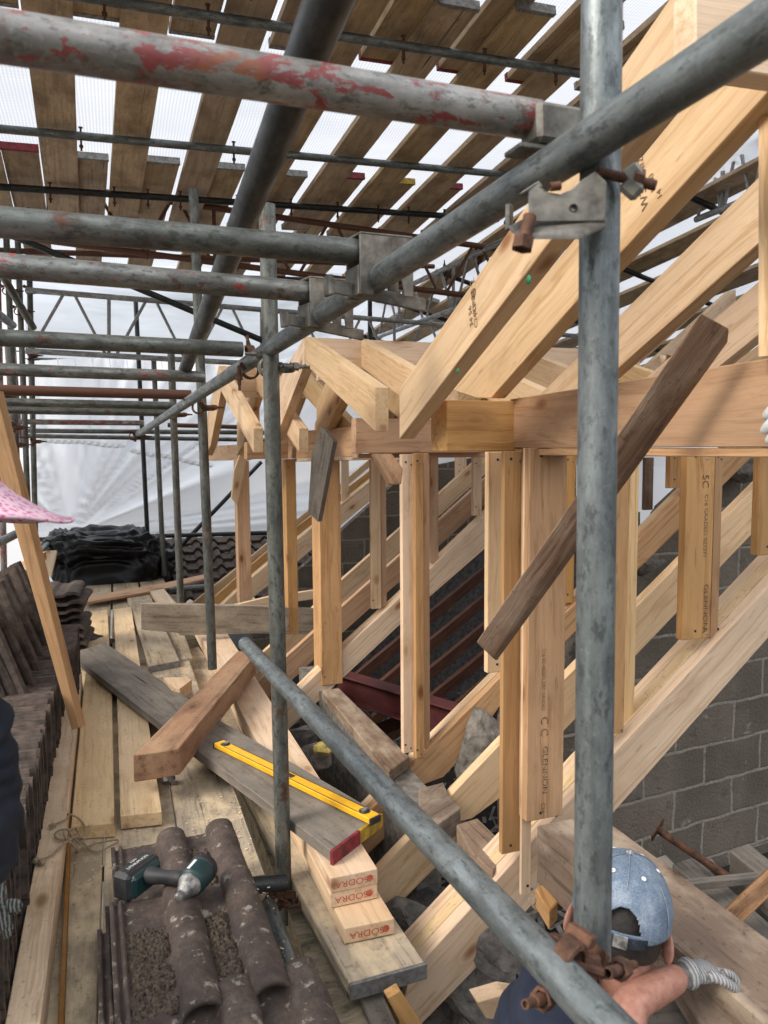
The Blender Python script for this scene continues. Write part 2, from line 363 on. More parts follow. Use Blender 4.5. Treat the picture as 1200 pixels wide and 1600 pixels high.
def text(name, s, c, right, up, size, mat, parent, squash=1.):
    cu = bpy.data.curves.new(name, 'FONT'); cu.body = s; cu.size = size; cu.align_x = 'CENTER'; cu.align_y = 'CENTER'
    o = bpy.data.objects.new(name, cu); C.objects.link(o)
    dg = bpy.context.evaluated_depsgraph_get(); me = bpy.data.meshes.new_from_object(o.evaluated_get(dg))
    bpy.data.objects.remove(o); me.materials.clear()
    r = right.normalized(); u = (up - r * up.dot(r)).normalized(); n = r.cross(u)
    m = Matrix((r * squash, u, n)).transposed().to_4x4(); m.translation = c + n * .0012
    return link(name, me, M[mat], parent, m)
def lathe(name, prof, mat, parent=None, mw=None, seg=32, smooth=True):
    bm = bmesh.new(); rings = []
    for r, z in prof: rings.append([bm.verts.new((r * math.cos(2 * math.pi * i / seg), r * math.sin(2 * math.pi * i / seg), z)) for i in range(seg)])
    for a, b in zip(rings, rings[1:]):
        for i in range(seg): bm.faces.new((a[i], a[(i + 1) % seg], b[(i + 1) % seg], b[i]))
    if prof[0][0] > 1e-5: bm.faces.new(rings[0][::-1])
    if prof[-1][0] > 1e-5: bm.faces.new(rings[-1])
    bmesh.ops.remove_doubles(bm, verts=bm.verts, dist=1e-6); bmesh.ops.recalc_face_normals(bm, faces=bm.faces)
    return from_bm(name, bm, mat, parent, mw, smooth)
def copy_tree(o, mat4, parent=None, label=None):
    """copy a thing and its parts; the world placement is premultiplied by mat4"""
    c = o.copy(); C.objects.link(c)
    if parent is None:
        c.matrix_basis = mat4 @ o.matrix_basis
        if label: c['label'] = label
    else: c.parent = parent
    for ch in [q for q in bpy.data.objects if q.parent == o]: copy_tree(ch, mat4, c)
    return c

# ------------------------------------------------------------------ couplers
def coupler_at(p, da, db, label, off=None, mat='rust', scale=1., group='scaffold couplers'):
    """right-angle coupler: one saddle round tube a (direction da) and one round tube b (direction db)"""
    da = da.normalized(); n = off.normalized() if off is not None else da.cross(db).normalized()
    db = (db - n * db.dot(n)).normalized()
    root = thing('scaffold_coupler', label, 'coupler', p, group)
    seg = 18
    for ax, ctr in ((da, p - n * R_), (db, p + n * R_)):
        bm = bmesh.new(); side = ax.cross(n).normalized(); ri, ro, hw = R_ + .0005, R_ + .0065 * scale, .0145 * scale
        rings = []
        for i in range(seg + 1):
            t = math.radians(-155 + 310 * i / seg); dirv = side * math.cos(t) + n * math.sin(t) * (1 if ctr == p + n * R_ else -1)
            rings.append([bm.verts.new(ctr + dirv * rr + ax * hh) for rr, hh in ((ri, -hw), (ro, -hw * .8), (ro, hw * .8), (ri, hw))])
        for a, b in zip(rings, rings[1:]):
            for k in range(4): bm.faces.new((a[k], a[(k + 1) % 4], b[(k + 1) % 4], b[k]))
        bm.faces.new(rings[0][::-1]); bm.faces.new(rings[-1]); bmesh.ops.recalc_face_normals(bm, faces=bm.faces)
        bmesh.ops.bevel(bm, geom=bm.edges[:], offset=.0012, segments=1, affect='EDGES')
        o = from_bm('clamp_band', bm, mat, root)
        # eye bolt with nut, standing off the band
        sgn = 1 if ctr == p + n * R_ else -1
        b0 = ctr - side * (R_ + .013) - n * sgn * .012; b1 = b0 + n * sgn * .062 * scale
        tube('bolt', b0, b1, mat, root, r=.0062 * scale, seg=10, wall=.006)
        tube('nut', b0 + n * sgn * .03 * scale, b0 + n * sgn * .046 * scale, mat, root, r=.012 * scale, seg=6, wall=.011)
        bx_ = b0 - side * .012
        tube('bolt_thread', b1, b1 + n * sgn * .018 * scale, mat, root, r=.0045 * scale, seg=10, wall=.004)
        beam('bridge', ctr + side * (R_ * .2) - n * sgn * (R_ + .004), ctr - side * (R_ + .006) - n * sgn * (R_ * .3), .026 * scale, .009 * scale, mat, root, up=ax, bev=.003)
        beam('hinge_lug', ctr + side * (R_ + .001) - n * sgn * .014, ctr + side * (R_ + .017) - n * sgn * .014, .03 * scale, .016 * scale, mat, root, up=n)
    return root

# ================================================================== camera, sky, sun
cam = bpy.data.cameras.new('camera'); co = bpy.data.objects.new('camera', cam); C.objects.link(co)
cam.sensor_fit = 'VERTICAL'; cam.sensor_height = 36.; cam.sensor_width = 27.; cam.lens = 1180. / 1600. * 36.
cam.clip_start = .03; cam.clip_end = 1500.
rx, ry, rz = V((A_.x, B_.x, U_.x)), -V((A_.y, B_.y, U_.y)), -V((A_.z, B_.z, U_.z))
co.matrix_world = Matrix(((rx.x, ry.x, rz.x, 0), (rx.y, ry.y, rz.y, 0), (rx.z, ry.z, rz.z, H), (0, 0, 0, 1)))
cam.dof.use_dof = True; cam.dof.focus_distance = 2.9; cam.dof.aperture_fstop = 8.
sc = bpy.context.scene; sc.camera = co
sc.view_settings.view_transform = 'Standard'; sc.view_settings.look = 'None'; sc.view_settings.exposure = 0
sc.cycles.use_denoising = True; sc.cycles.max_bounces = 7; sc.cycles.diffuse_bounces = 4; sc.cycles.transmission_bounces = 5; sc.cycles.transparent_max_bounces = 8
w = bpy.data.worlds.new('World'); sc.world = w; w.use_nodes = True; nt = w.node_tree
bg = nt.nodes['Background']; sky = nt.nodes.new('ShaderNodeTexSky'); sky.sky_type = 'NISHITA'; sky.sun_disc = False
SUN_EL, SUN_ROT = math.radians(38), math.radians(-100)
sky.sun_elevation = SUN_EL; sky.sun_rotation = SUN_ROT; sky.dust_density = 4.; sky.air_density = 1.2
tc = nt.nodes.new('ShaderNodeTexCoord'); mp = nt.nodes.new('ShaderNodeMapping'); mp.inputs['Scale'].default_value = (1.6, 1.6, 6.)
nt.links.new(tc.outputs['Generated'], mp.inputs[0])
cn = noi(nt, mp.outputs[0], 2.1, 7, .6, .4)
cf = ramp(nt, cn, [(.36, .5), (.54, .96)])
cc = ramp(nt, noi(nt, mp.outputs[0], 4.3, 5, .55), [(.3, (6.3, 6.7, 7.4)), (.7, (9.2, 9.4, 9.6))])
cl = N(nt, 'ShaderNodeMix', data_type='RGBA'); nt.links.new(cf, cl.inputs[0]); nt.links.new(sky.outputs[0], cl.inputs[6])
hv = N(nt, 'ShaderNodeVectorMath', operation='MULTIPLY'); hv.inputs[1].default_value = (20.5, 21.6, 23.4)
rr_ = ramp(nt, noi(nt, mp.outputs[0], 4.3, 5, .55), [(.3, .66), (.7, 1.)]); nt.links.new(rr_, hv.inputs[0]); nt.links.new(hv.outputs[0], cl.inputs[7])
gz = N(nt, 'ShaderNodeSeparateXYZ'); nt.links.new(tc.outputs['Generated'], gz.inputs[0])
zen = ramp(nt, gz.outputs[2], [(.0, .235), (.16, .29), (.5, 1.)])    # an overcast sky is about three times brighter overhead than at the horizon
zm = N(nt, 'ShaderNodeVectorMath', operation='MULTIPLY'); nt.links.new(cl.outputs[2], zm.inputs[0]); nt.links.new(zen, zm.inputs[1])
nt.links.new(zm.outputs[0], bg.inputs[0]); bg.inputs[1].default_value = .15
sl = bpy.data.lights.new('sun', 'SUN'); sl.energy = 3.9; sl.angle = math.radians(24); sl.color = (1., .93, .83)
so = bpy.data.objects.new('sun', sl); C.objects.link(so)
sdir = V((math.cos(SUN_EL) * math.sin(SUN_ROT), math.cos(SUN_EL) * math.cos(SUN_ROT), math.sin(SUN_EL)))
so.rotation_euler = sdir.to_track_quat('Z', 'Y').to_euler()

# ================================================================== ground and far setting
bm = bmesh.new(); bmesh.ops.create_grid(bm, x_segments=2, y_segments=2, size=400)
g = from_bm('ground', bm, plain('muddy_ground', (.14, .12, .09), (.07, .06, .045), 1.5, .95), None, Matrix.Translation((0, 0, -3.2))); tag(g, kind='structure')
def slab_box(name, x0, x1, y0, y1, z0, z1, mat, **k):
    o = prism(name, [(x0, y0, z0), (x1, y0, z0), (x1, y1, z0), (x0, y1, z0)], V((0, 0, z1 - z0)), mat, None, 0, long=V((1, 0, 0))); return tag(o, **k)
slab_box('attic_floor', .95, 7., -1.2, 12., -1.35, -1.2, plain('shade_dark_attic_floor', (.02, .016, .013), (.008, .007, .006), 9., .95, bs=1., bd=.02), kind='structure')  # near-black tone puts the attic's darkness into the floor colour

# white sheeting: far wall gathered into folds towards the corner by the black bag
def sheet(name, label, p00, p10, p11, p01, focus, amp, mat, nx=150, ny=90, cat='sheeting', up_n=V((0, -1, 0))):
    bm = bmesh.new(); g = []
    for j in range(ny + 1):
        row = []
        for i in range(nx + 1):
            s, t = i / nx, j / ny
            p = (p00 * (1 - s) + p10 * s) * (1 - t) + (p01 * (1 - s) + p11 * s) * t
            q = p - focus; dist = q.length
            ang = math.atan2(q.dot(V((0, 0, 1))), q.x if abs(up_n.y) > .5 else q.y)
            f = noise.fractal(V((ang * 5.5, dist * .07, 1.3)), .9, 2., 2) + .22 * (1 - abs(noise.noise(V((ang * 15., dist * .1, 7.3)))) * 3)
            fade = min(1., dist / 1.6) / (1 + dist * .12)
            h = amp * f * fade + .03 * noise.noise(p * .9) + .005 * noise.noise(p * 4.)
            row.append(bm.verts.new(p + up_n * h))
        g.append(row)
    for j in range(ny):
        for i in range(nx): bm.faces.new((g[j][i], g[j][i + 1], g[j + 1][i + 1], g[j + 1][i]))
    return tag(from_bm(name, bm, mat, None, None, True), label, cat)
YS = 10.5
sheet('debris_sheeting', 'translucent white sheeting stretched in fanned folds across the far end of the scaffold', W(52, 860, Y=YS), W(1150, 960, Y=YS), W(1150, 560, Y=YS), W(52, 562, Y=YS), W(108, 838, Y=YS), .3, 'sheet', 220, 110)
sh_ = bpy.data.objects['debris_sheeting']
def kid(o):
    o.parent = sh_; o.matrix_parent_inverse = wm(sh_).inverted(); return o
for (xa, ya, xb, yb) in ((66, 683, 192, 693), (205, 700, 330, 724), (560, 640, 760, 655)):
    n_ = 12; up_ = None
    strip = [W(xa + (xb - xa) * k / n_, ya + (yb - ya) * k / n_ + 1.2 * math.sin(k * .8), Y=YS - .34) for k in range(n_ + 1)]
    bm = bmesh.new(); prev = None
    for p in strip:
        cur = [bm.verts.new(p), bm.verts.new(p - V((0, 0, .06)))]
        if prev: bm.faces.new((prev[0], cur[0], cur[1], prev[1]))
        prev = cur
    kid(from_bm('hem_band', bm, plain('pale_hem', (.66, .67, .68), (.58, .59, .6), 20., .8), None))
    for p in strip[::1]: lathe('eyelet', [(.012, 0), (.022, 0), (.022, .004), (.012, .004)], 'white', sh_, frame(p - V((0, .006, .03)), V((1, 0, 0)), V((0, -1, 0))), 10)
for k in range(14):
    x = 90 + k * 27; p = W(x, 561 + (x - 45) * 27 / 855., Y=9.85); beam('cable_tie', p + V((0, -.04, .03)), p + V((.01, -.02, -.07)), .01, .01, 'white', sh_, bev=0)
xl = W(44, 700, Y=9.5).x
sheet('debris_sheeting', 'white sheeting hanging along the left side of the scaffold behind the tiles', V((xl - .12, 5.6, -.9)), V((xl - .05, 10.4, -.9)), V((xl - .05, 10.4, 3.1)), V((xl - .12, 5.6, 3.1)), V((xl, 9, -3)), .06, 'sheet', 90, 50, up_n=V((1, 0, 0)))
e0, e1 = W(40, 551, Y=9.9), W(470, 578, Y=9.9)
# ------------------------------------------------------------------ tiled roof beyond
def tiled_roof(name, label, o, ux, uy, nx, ny, tw, tl, mat, cat='roof'):
    nrm = ux.cross(uy).normalized(); bm = bmesh.new()
    for j in range(ny):
        prev = None
        for i in range(nx * 8 + 1):
            u = i / 8.; ph = u % 1.
            h = .05 * max(0., math.sin(ph * math.pi * 2)) + .006 * noise.noise(V((u * 3, j * 5.1, 0)))
            base = o + ux * (u * tw); jj = .012 * noise.noise(V((int(u), j, 3.)))
            a = base + uy * (j * tl - .02 + jj) + nrm * (h + .045); b = base + uy * ((j + 1) * tl) + nrm * (h + .004); c = a - nrm * .035
            cur = [bm.verts.new(x) for x in (c, a, b)]
            if prev:
                for k in range(2): bm.faces.new((prev[k], cur[k], cur[k + 1], prev[k + 1]))
            prev = cur
    bmesh.ops.recalc_face_normals(bm, faces=bm.faces)
    return tag(from_bm(name, bm, mat), label, cat)
rp0 = W(205, 950, Y=7.6); rp1 = W(560, 829, Y=9.2); rt = V((0, rp1.y - rp0.y, rp1.z - rp0.z))
tiled_roof('tiled_roof', 'dark weathered tiled roof slope below the white sheeting at the far end', V((rp0.x - .3, rp0.y, rp0.z)), V((1, 0, 0)), rt.normalized(), 24, 7, .2, rt.length / 7, 'tile')

# ================================================================== temporary roof: tubes, boards, ribbed sheet
RP = V((-.233, 4.413, 3.22)); RU = V((-.04038, .99495, -.09192)); RV = V((.99783, .04495, .04813)); RN = V((-.052, .0898, .9946))
def rp(u, v, n=0.): return RP + RU * u + RV * v + RN * n
def roof_board(u0, u1, v, label, hoop, w_=.22, n=.045, group='boards of the temporary roof', P=rp):
    root = thing('roof_board', label, 'scaffold board', P((u0 + u1) / 2, v, n), group)
    j = random.uniform(-.012, .012)
    a, b = P(u0, v + j, n), P(u1, v - j, n)
    up = (P(u0, v, 1.) - P(u0, v, 0.)).normalized()
    beam('plank', a, b, w_, .038, 'roofb', root, up)
    dr = (b - a).normalized()
    for e, s in ((a, -1), (b, 1)):
        beam('hoop_iron', e + dr * (s * .0015 - .014), e + dr * (s * .0015 + .014), w_ + .006, .044, hoop, root, up, 0)
    return root
ordn = ['first', 'second', 'third', 'fourth', 'fifth', 'sixth', 'seventh', 'eighth', 'ninth', 'tenth', 'eleventh', 'twelfth']
hp = ['hoopred', 'hoop', 'hoop', 'hoop', 'hoop', 'hoopred', 'hoopyel', 'hoopred', 'hoop', 'hoopred']
for i, v in enumerate([-.9, -.45, .0, .43, .9, 1.4, 1.86, 2.28, 2.72, 3.15]):
    roof_board(-.95 + random.uniform(-.06, .06), 2.1 + random.uniform(-.1, .1), v, ordn[i] + ' from the left of the long brown boards across the middle of the temporary roof', hp[(i * 3) % 10])
for i, v in enumerate([-1.12, -.67, -.22, .2, .66, 1.12, 1.58, 2.02, 2.44, 2.88, 3.3]):
    roof_board(1.1 + random.uniform(-.02, .06), 3.5, v, ordn[i] + ' from the left of the far roof boards showing hooped ends', hp[(i + 8) % 10] if i > 1 else 'hoopred', n=.085)
for i, v in enumerate([-.7, -.24, .215, .665, 1.17, 1.68, 2.15, 2.62, 3.1]):
    roof_board(-3.2, -.37 + random.uniform(-.02, .02), v, ordn[i] + ' from the left of the nearest roof boards, overhead above the red tube', 'hoopred' if i in (5, 6, 7) else 'hoop', n=.085)
for u, a, b, mt, lb, r in ((-.66, -1.6, 3.5, 'galv', 'grey tube under the nearest roof boards with rusty board clips', R_), (.635, -1.6, 3.55, 'galv', 'pale grey tube under the middle of the long roof boards', R_),
                        (1.46, -1.6, 3.5, 'galvb', 'dark tube carrying the hooped ends of the roof boards', R_), (2.75, -1.6, 3.5, 'rusttube', 'thin brown tube under the far roof boards', R_), (3.3, -1.6, 3.5, 'galvb', 'dark tube under the far end of the roof boards', R_)):
    tag(tube('roof_tube', rp(u, a, -R_), rp(u, b, -R_), mt, None, r), lb, 'scaffold tube', 'tubes of the temporary roof')
# board clips: bolt with nut hanging under the tube
def clip(p, label):
    r = thing('board_clip', label, 'board clip', p, 'board clips of the temporary roof')
    beam('clip_plate', p + V((-.012, 0, .05)), p + V((.012, 0, .05)), .02, .006, 'rust', r)
    beam('strap', p + V((0, 0, -.052)), p + V((0, 0, .05)), .012, .02, 'rust', r, up=V((0, 1, 0)))
    tube('bolt', p + V((0, 0, -.085)), p + V((0, 0, -.03)), 'rust', r, r=.006, seg=6, wall=.005)
    tube('nut', p + V((0, 0, -.066)), p + V((0, 0, -.052)), 'rust', r, r=.012, seg=6, wall=.01)
for k, (u, vs, nm) in enumerate(((-.66, [.2, .66, 1.16, 1.66, 2.14, 2.6], 'near'), (1.46, [-.1, .32, .55, .78, 1.2, 1.62, 2.0, 2.35, 2.62, 2.95], 'dark'), (.635, [1.02, .1], 'middle'), (-.95, [-.2, .1, .45, .8, 1.1], 'foremost'))):
    for i, v in enumerate(vs): clip(rp(u, v + .03, -R_), '%s rusty board clip from the left under the %s roof tube' % (ordn[i], nm))
def roof_sheet(name, label, P, u0, u1, v0, v1, nn, nx=110, ny=110):
    bm = bmesh.new(); g = []
    for j in range(ny + 1):
        row = []
        for i in range(nx + 1):
            u = u0 + (u1 - u0) * j / ny; v = v0 + (v1 - v0) * i / nx
            row.append(bm.verts.new(P(u, v, nn + .05 * noise.noise(V((u * 1.1, v * .9, 2))) + .018 * noise.noise(V((u * 5, v * 1.3, 5))))))
        g.append(row)
    for j in range(ny):
        for i in range(nx): bm.faces.new((g[j][i], g[j][i + 1], g[j + 1][i + 1], g[j + 1][i]))
    return tag(from_bm(name, bm, 'net', None, None, True), label, 'sheeting')
roof_sheet('roof_sheeting', 'white ribbed translucent sheeting laid over the brown roof boards', rp, -3.4, 3.75, -1.25, 3.55, .19)
# right-hand slope of the temporary roof, falling away beyond the ridge
RV2 = V((.972, .045, -.23)); RN2 = RU.cross(RV2).normalized(); RN2 = RN2 if RN2.z > 0 else -RN2; RC = rp(0, 3.6)
def rp2(u, v, n=0.): return RC + RU * u + RV2 * v + RN2 * n
for i in range(11):
    v = .2 + i * .42
    roof_board(-.6 + (i % 2) * .25, 4.2, v, ordn[i] + ' board down from the ridge on the right-hand slope of the temporary roof', hp[i % 10], n=.045, P=rp2)
    roof_board(3.9, 8.4, v + .2, ordn[i] + ' board down from the ridge on the far right-hand roof slope', hp[(i + 3) % 10], n=.085, P=rp2)
for u in (.2, 1.5, 2.9, 4.1, 5.6, 7.2):
    tag(tube('roof_tube', rp2(u, 0, -R_), rp2(u, 5, -R_), 'galvb'), 'dark tube under the right-hand slope of the temporary roof', 'scaffold tube', 'tubes under the right-hand roof slope')
roof_sheet('roof_sheeting', 'white sheeting over the right-hand slope of the temporary roof', rp2, -3.4, 8.8, 0, 6., .17, 70, 60)

# ------------------------------------------------------------------ lattice beams
def lattice(name, label, a, b, depth, n, mat='galv', up=V((0, 0, 1)), r=R_, rb=.013):
    root = thing(name, label, 'lattice beam', (a + b) / 2, 'lattice beams')
    tube('top_chord', a, b, mat, root, r); dn = -up * depth; tube('bottom_chord', a + dn, b + dn, mat, root, r)
    for i in range(n):
        p = a.lerp(b, (i + .06) / n); q = a.lerp(b, (i + .44) / n); s = a.lerp(b, (i + .56) / n); t = a.lerp(b, (i + .94) / n); z = a.lerp(b, (i + .5) / n)
        tube('lacing', p + dn, q, mat, root, rb, 8, .003); tube('lacing', s, t + dn, mat, root, rb, 8, .003)
        if i % 2 == 0: tube('upright', t.lerp(a.lerp(b, (i + 1) / n), .6) + dn, t.lerp(a.lerp(b, (i + 1) / n), .6), mat, root, rb * 1.2, 8, .003)
    return root
la, lb_ = W(40, 453, d=6.2), W(960, 530, d=8.4)
lattice('lattice_beam', 'pale grey lattice beam crossing the open sky between the scaffold and roof', la, lb_, .5, 9, up=(la - W(40, 560, d=6.2)).normalized(), mat='galvl')
lattice('lattice_beam', 'weathered lattice beam just below the far roof boards on the left', W(-60, 268, d=5.6), W(800, 392, d=6.4), .42, 7, 'rusttube')
lattice('lattice_beam', 'lattice beam slanting up to the right behind the near dormer rafters', W(590, 470, d=8.5), W(905, 320, d=5.2), .4, 6, mat='galvl')
lattice('lattice_beam', 'distant lattice beam above the ridge of the middle dormer', W(520, 400, d=9.5), W(1150, 470, d=10.5), .45, 8, mat='galvl')
lattice('lattice_beam', 'short white lattice beam under the right-hand roof slope', W(1090, 262, d=6.), W(1230, 190, d=5.), .4, 3, mat='galvl')
lattice('lattice_beam', 'dark lattice beam low under the far right roof slope', W(940, 470, d=9.), W(1240, 350, d=7.5), .45, 5, 'galvb')

# ================================================================== scaffold
def stt(x0, y0, x1, y1, dd, mat, label, cat='scaffold tube', group='standards of the scaffold', r=R_):
    # an upright: takes the plan position from its lower sight and stands there
    p = W(x1, y1, d=dd); q = W(x0, y0, Y=p.y)
    return tag(tube('scaffold_standard', p, q, mat, None, r), label, cat, group)
stt(941, -60, 925, 1500, 1.0, 'galv', 'nearest upright tube, mottled galvanised, standing in front of the timber frame')
stt(417, 320, 445, 1440, 2.37, 'galvd', 'upright tube crossing the grey board beside the yellow level')
stt(302, 296, 332, 1045, 3.98, 'galvd', 'upright tube rising from the deck left of the brown timber block')
stt(267, 545, 283, 955, 5.3, 'galvd', 'upright tube standing behind the grey cross timber')
stt(240, 560, 256, 900, 7.4, 'galvd', 'thin upright tube left of the grey cross timber, by the black bag')
stt(212, 470, 234, 908, 8.2, 'galvb', 'thin dark upright tube in front of the black plastic bag')
for i, (x0, y0, x1, y1, dd, mt) in enumerate(((8, 330, 30, 800, 6.2, 'galvd'), (26, 330, 44, 800, 6.5, 'galvd'), (44, 330, 58, 960, 6.8, 'galvd'), (-4, 420, 8, 980, 6., 'galvred'), (10, 520, 22, 700, 7.2, 'galvred'), (20, 530, 32, 700, 7.6, 'galvred'), (33, 530, 42, 700, 8, 'galvred'))):
    stt(x0, y0, x1, y1, dd, mt, ordn[i] + (' worn red' if 'red' in mt else ' grey') + ' upright in the cluster of tubes at the left-hand corner', group='tubes in the far left corner')
# the long ledger that runs away over the deck
la0, la1 = W(1290, -18, d=.60), W(215, 679, d=6.1)
tag(tube('scaffold_ledger', la0, la1, 'galv'), 'long galvanised ledger running from the upper right away to the far end', 'scaffold tube')
# transoms, each with a hook-on end over the ledger
def led(x):  # depth on the ledger at picture column x
    k = (1290 - x) / (1290 - 215.); return 1. / ((1 - k) / .60 + k / 8.2)
def hooked(name, a, b, mat, label, px, big=True, brk='fitting'):
    A, Bp = W(a[0], a[1], d=a[2]), W(b[0], b[1], d=b[2]); root = thing(name, label, 'scaffold tube', (A + Bp) / 2, 'transoms over the deck')
    tube('tube', A, Bp, mat, root)
    dr = (Bp - A).normalized(); up = V((0, 0, 1)); yy = up.cross(dr).normalized()
    k = 1.
    # box-shaped saddle welded to the tube end, a cheek each side of the ledger, wedge pin below
    s0 = Bp - dr * .012
    pts = [s0 + up * .026, s0 + dr * .115 + up * .026, s0 + dr * .115 - up * .085, s0 + dr * .095 - up * .085, s0 + dr * .086 - up * .03, s0 + dr * .06 - up * .014, s0 + dr * .035 - up * .03, s0 + dr * .028 - up * .085, s0 - up * .085]
    for sg in (-1, 1): prism('saddle_cheek', [p + yy * (sg * .03 - .0025) for p in pts], yy * .005, brk, root, .001)
    beam('saddle_top', s0 + up * .028, s0 + dr * .115 + up * .028, .065, .005, brk, root)
    beam('end_plate', s0 - dr * .001 - up * .03, s0 - dr * .001 - up * .085, .06, .005, brk, root, up=dr)
    beam('wedge', s0 - dr * .05 - up * .066, s0 + dr * .16 - up * .094, .008, .026, brk, root, up=up)
    beam('wedge_head', s0 - dr * .052 - up * .048, s0 - dr * .05 - up * .085, .032, .01, brk, root, up=dr)
    return root
nt_ = thing('transom', 'near transom with flaking red paint across the top of the view', 'scaffold tube', W(600, 150, d=.9), 'transoms over the deck')
tube('tube', W(-420, -10, d=.64), W(838, 188, d=.98), 'galvred', nt_)
beam('box_end', W(826, 197, d=.965), W(935, 214, d=1.01), .045, .05, 'fitting', nt_, bev=.006); beam('under_plate', W(800, 234, d=.965), W(900, 246, d=1.0), .04, .006, 'fitting', nt_, bev=.001)
hooked('transom', (-500, 305, 1.0), (560, 394, 1.45), 'galvd', 'upper of the two thick grey transoms hooked over the ledger', 560)
hooked('transom', (-500, 372, 1.2), (482, 456, 1.78), 'galvspot', 'thick grey transom with a red paint smear, hooked under the upper one', 482)
T('transom', 'grey transom coupled to the ledger beside the second upright', 'scaffold tube', (-450, 506, d(1.85)), (378, 546, d(2.42)), 'galvd', 'transoms over the deck')
T('transom', 'grey and faded red transom below the open sky', 'scaffold tube', (-300, 566, d(2.6)), (318, 589, d(3.25)), 'galvspot', 'transoms over the deck')
T('transom', 'dark rust-brown transom halfway down the row', 'scaffold tube', (-300, 602, d(3.1)), (298, 617, d(3.8)), 'rusttube', 'transoms over the deck')
T('transom', 'pale grey transom with a yellow smear in the far row', 'scaffold tube', (-200, 624, d(4.)), (272, 634, d(4.6)), 'galvd', 'transoms over the deck')
T('transom', 'grey tube lying just under the yellow smeared transom', 'scaffold tube', (-200, 637, d(4.3)), (262, 645, d(5.)), 'galvd', 'transoms over the deck')
T('transom', 'thin dark red transom at the far end of the row', 'scaffold tube', (30, 659, d(6.5)), (225, 661, d(6.9)), 'galvred', 'transoms over the deck')
T('transom', 'farthest grey transom running on behind the upright tubes', 'scaffold tube', (45, 673, d(7.4)), (420, 676, d(8.1)), 'galvd', 'transoms over the deck')
T('transom', 'lowest grey transom at the far end above the white sheeting', 'scaffold tube', (45, 681, d(7.8)), (560, 690, d(9.)), 'galvd', 'transoms over the deck')
T('transom', 'short brown tube behind the farthest transom, left of the far dormer', 'scaffold tube', (262, 664, d(8.)), (400, 668, d(8.3)), 'rusttube', 'transoms over the deck')
T('sheeting_rail', 'dark tube lacing the top edge of the white sheeting', 'scaffold tube', (45, 561, d(9.8)), (900, 588, d(11.5)), 'galvb')
T('raking_tube', 'thick dark tube slanting down from the top edge past the red tube', 'scaffold tube', (548, -90, d(.76)), (289, 578, d(3.3)), 'galvb', r=.027)
T('raking_tube', 'dark tube slanting down to the right across the sky behind the lattice beam', 'scaffold tube', (-20, 352, d(5.2)), (415, 534, d(6.2)), 'galvb')
T('raking_tube', 'short grey brace falling to the right in the far left corner', 'scaffold tube', (-5, 415, d(4.6)), (52, 512, d(5.2)), 'galvd')
T('raking_tube', 'pale sleeved tube in the far left corner beside the brace', 'scaffold tube', (-30, 470, d(4.)), (20, 508, d(4.8)), 'galv')
T('raking_tube', 'long galvanised tube sloping towards the viewer from the old wall to the lower right', 'scaffold tube', (383, 1006, d(2.62)), (985, 1640, d(.78)), 'galv')
T('guard_rail', 'black guard rail tube across the far end above the black bag', 'scaffold tube', (58, 843, d(8.1)), (470, 831, d(8.4)), 'galvb')
T('raking_tube', 'thin dark brace climbing behind the uprights at the far end', 'scaffold tube', (235, 903, d(8.3)), (408, 722, d(8.9)), 'galvb')
T('guard_rail', 'short pale tube low behind the uprights beside the far tiled roof', 'scaffold tube', (262, 922, d(6.6)), (330, 916, d(7.)), 'galv')
T('raking_tube', 'pale tube rising behind the pink hat', 'scaffold tube', (-30, 862, d(3.9)), (24, 835, d(4.3)), 'galv')
T('raking_tube', 'thin pale tube below the guard rail at the left corner', 'scaffold tube', (38, 888, d(6.)), (76, 848, d(7.2)), 'galv')
T('deck_tube', 'dark tube under the board ends beside the tile pack', 'scaffold tube', (330, 1388, d(2.15)), (446, 1380, d(2.25)), 'galvb')
T('deck_tube', 'galvanised tube dropping from the rusty coupler towards the lower tube', 'scaffold tube', (418, 1412, d(2.28)), (484, 1590, d(1.9)), 'galv')
T('deck_tube', 'galvanised tube under the end of the lowest scaffold board', 'scaffold tube', (432, 1592, d(1.9)), (640, 1532, d(2.2)), 'galv')
T('deck_tube', 'lower part of the second upright below the rusty coupler', 'scaffold tube', (444, 1436, d(2.42)), (452, 1640, d(2.4)), 'galvb')
T('site_tube', 'far upright tube seen through the middle dormer', 'scaffold tube', (578, 470, d(8)), (578, 545, d(8)), 'galvb')
# couplers
yd, xd_, zd_ = V((0, 1, 0)), V((1, 0, 0)), V((0, 0, 1)); ldir = (la1 - la0).normalized()
coupler_at(W(391, 566, d=2.45), ldir, xd_, 'rusty swivel coupler joining the fourth transom to the ledger', V((0, 0, 1)), 'rust')
coupler_at(W(432, 574, d=2.24), ldir, zd_, 'grey coupler gripping the second upright just below the ledger', V((1, 0, 0)), 'fitting')
coupler_at(W(318, 637, d=3.6), ldir, zd_, 'rusty coupler on the third upright under the ledger', V((1, 0, 0)), 'rust')
coupler_at(W(276, 648, d=4.7), ldir, zd_, 'small rusty coupler on the fourth upright', V((1, 0, 0)), 'rust')
coupler_at(W(213, 682, d=6.05), ldir, zd_, 'small rusty coupler at the far end of the ledger', V((1, 0, 0)), 'rust', 1.3)
coupler_at(W(898, 1502, d=.93), (W(985, 1640, d=.78) - W(383, 1006, d=2.62)), zd_, 'big rusty coupler joining the sloping tube to the nearest upright', W(940, 1490, d=.99) - W(862, 1512, d=.88), 'rust', 1.15)
coupler_at(W(440, 1408, d=2.3), (W(484, 1590, d=1.9) - W(418, 1412, d=2.28)), zd_, 'rusty coupler on the second upright beside the tile pack', V((1, 0, 0)), 'rust')
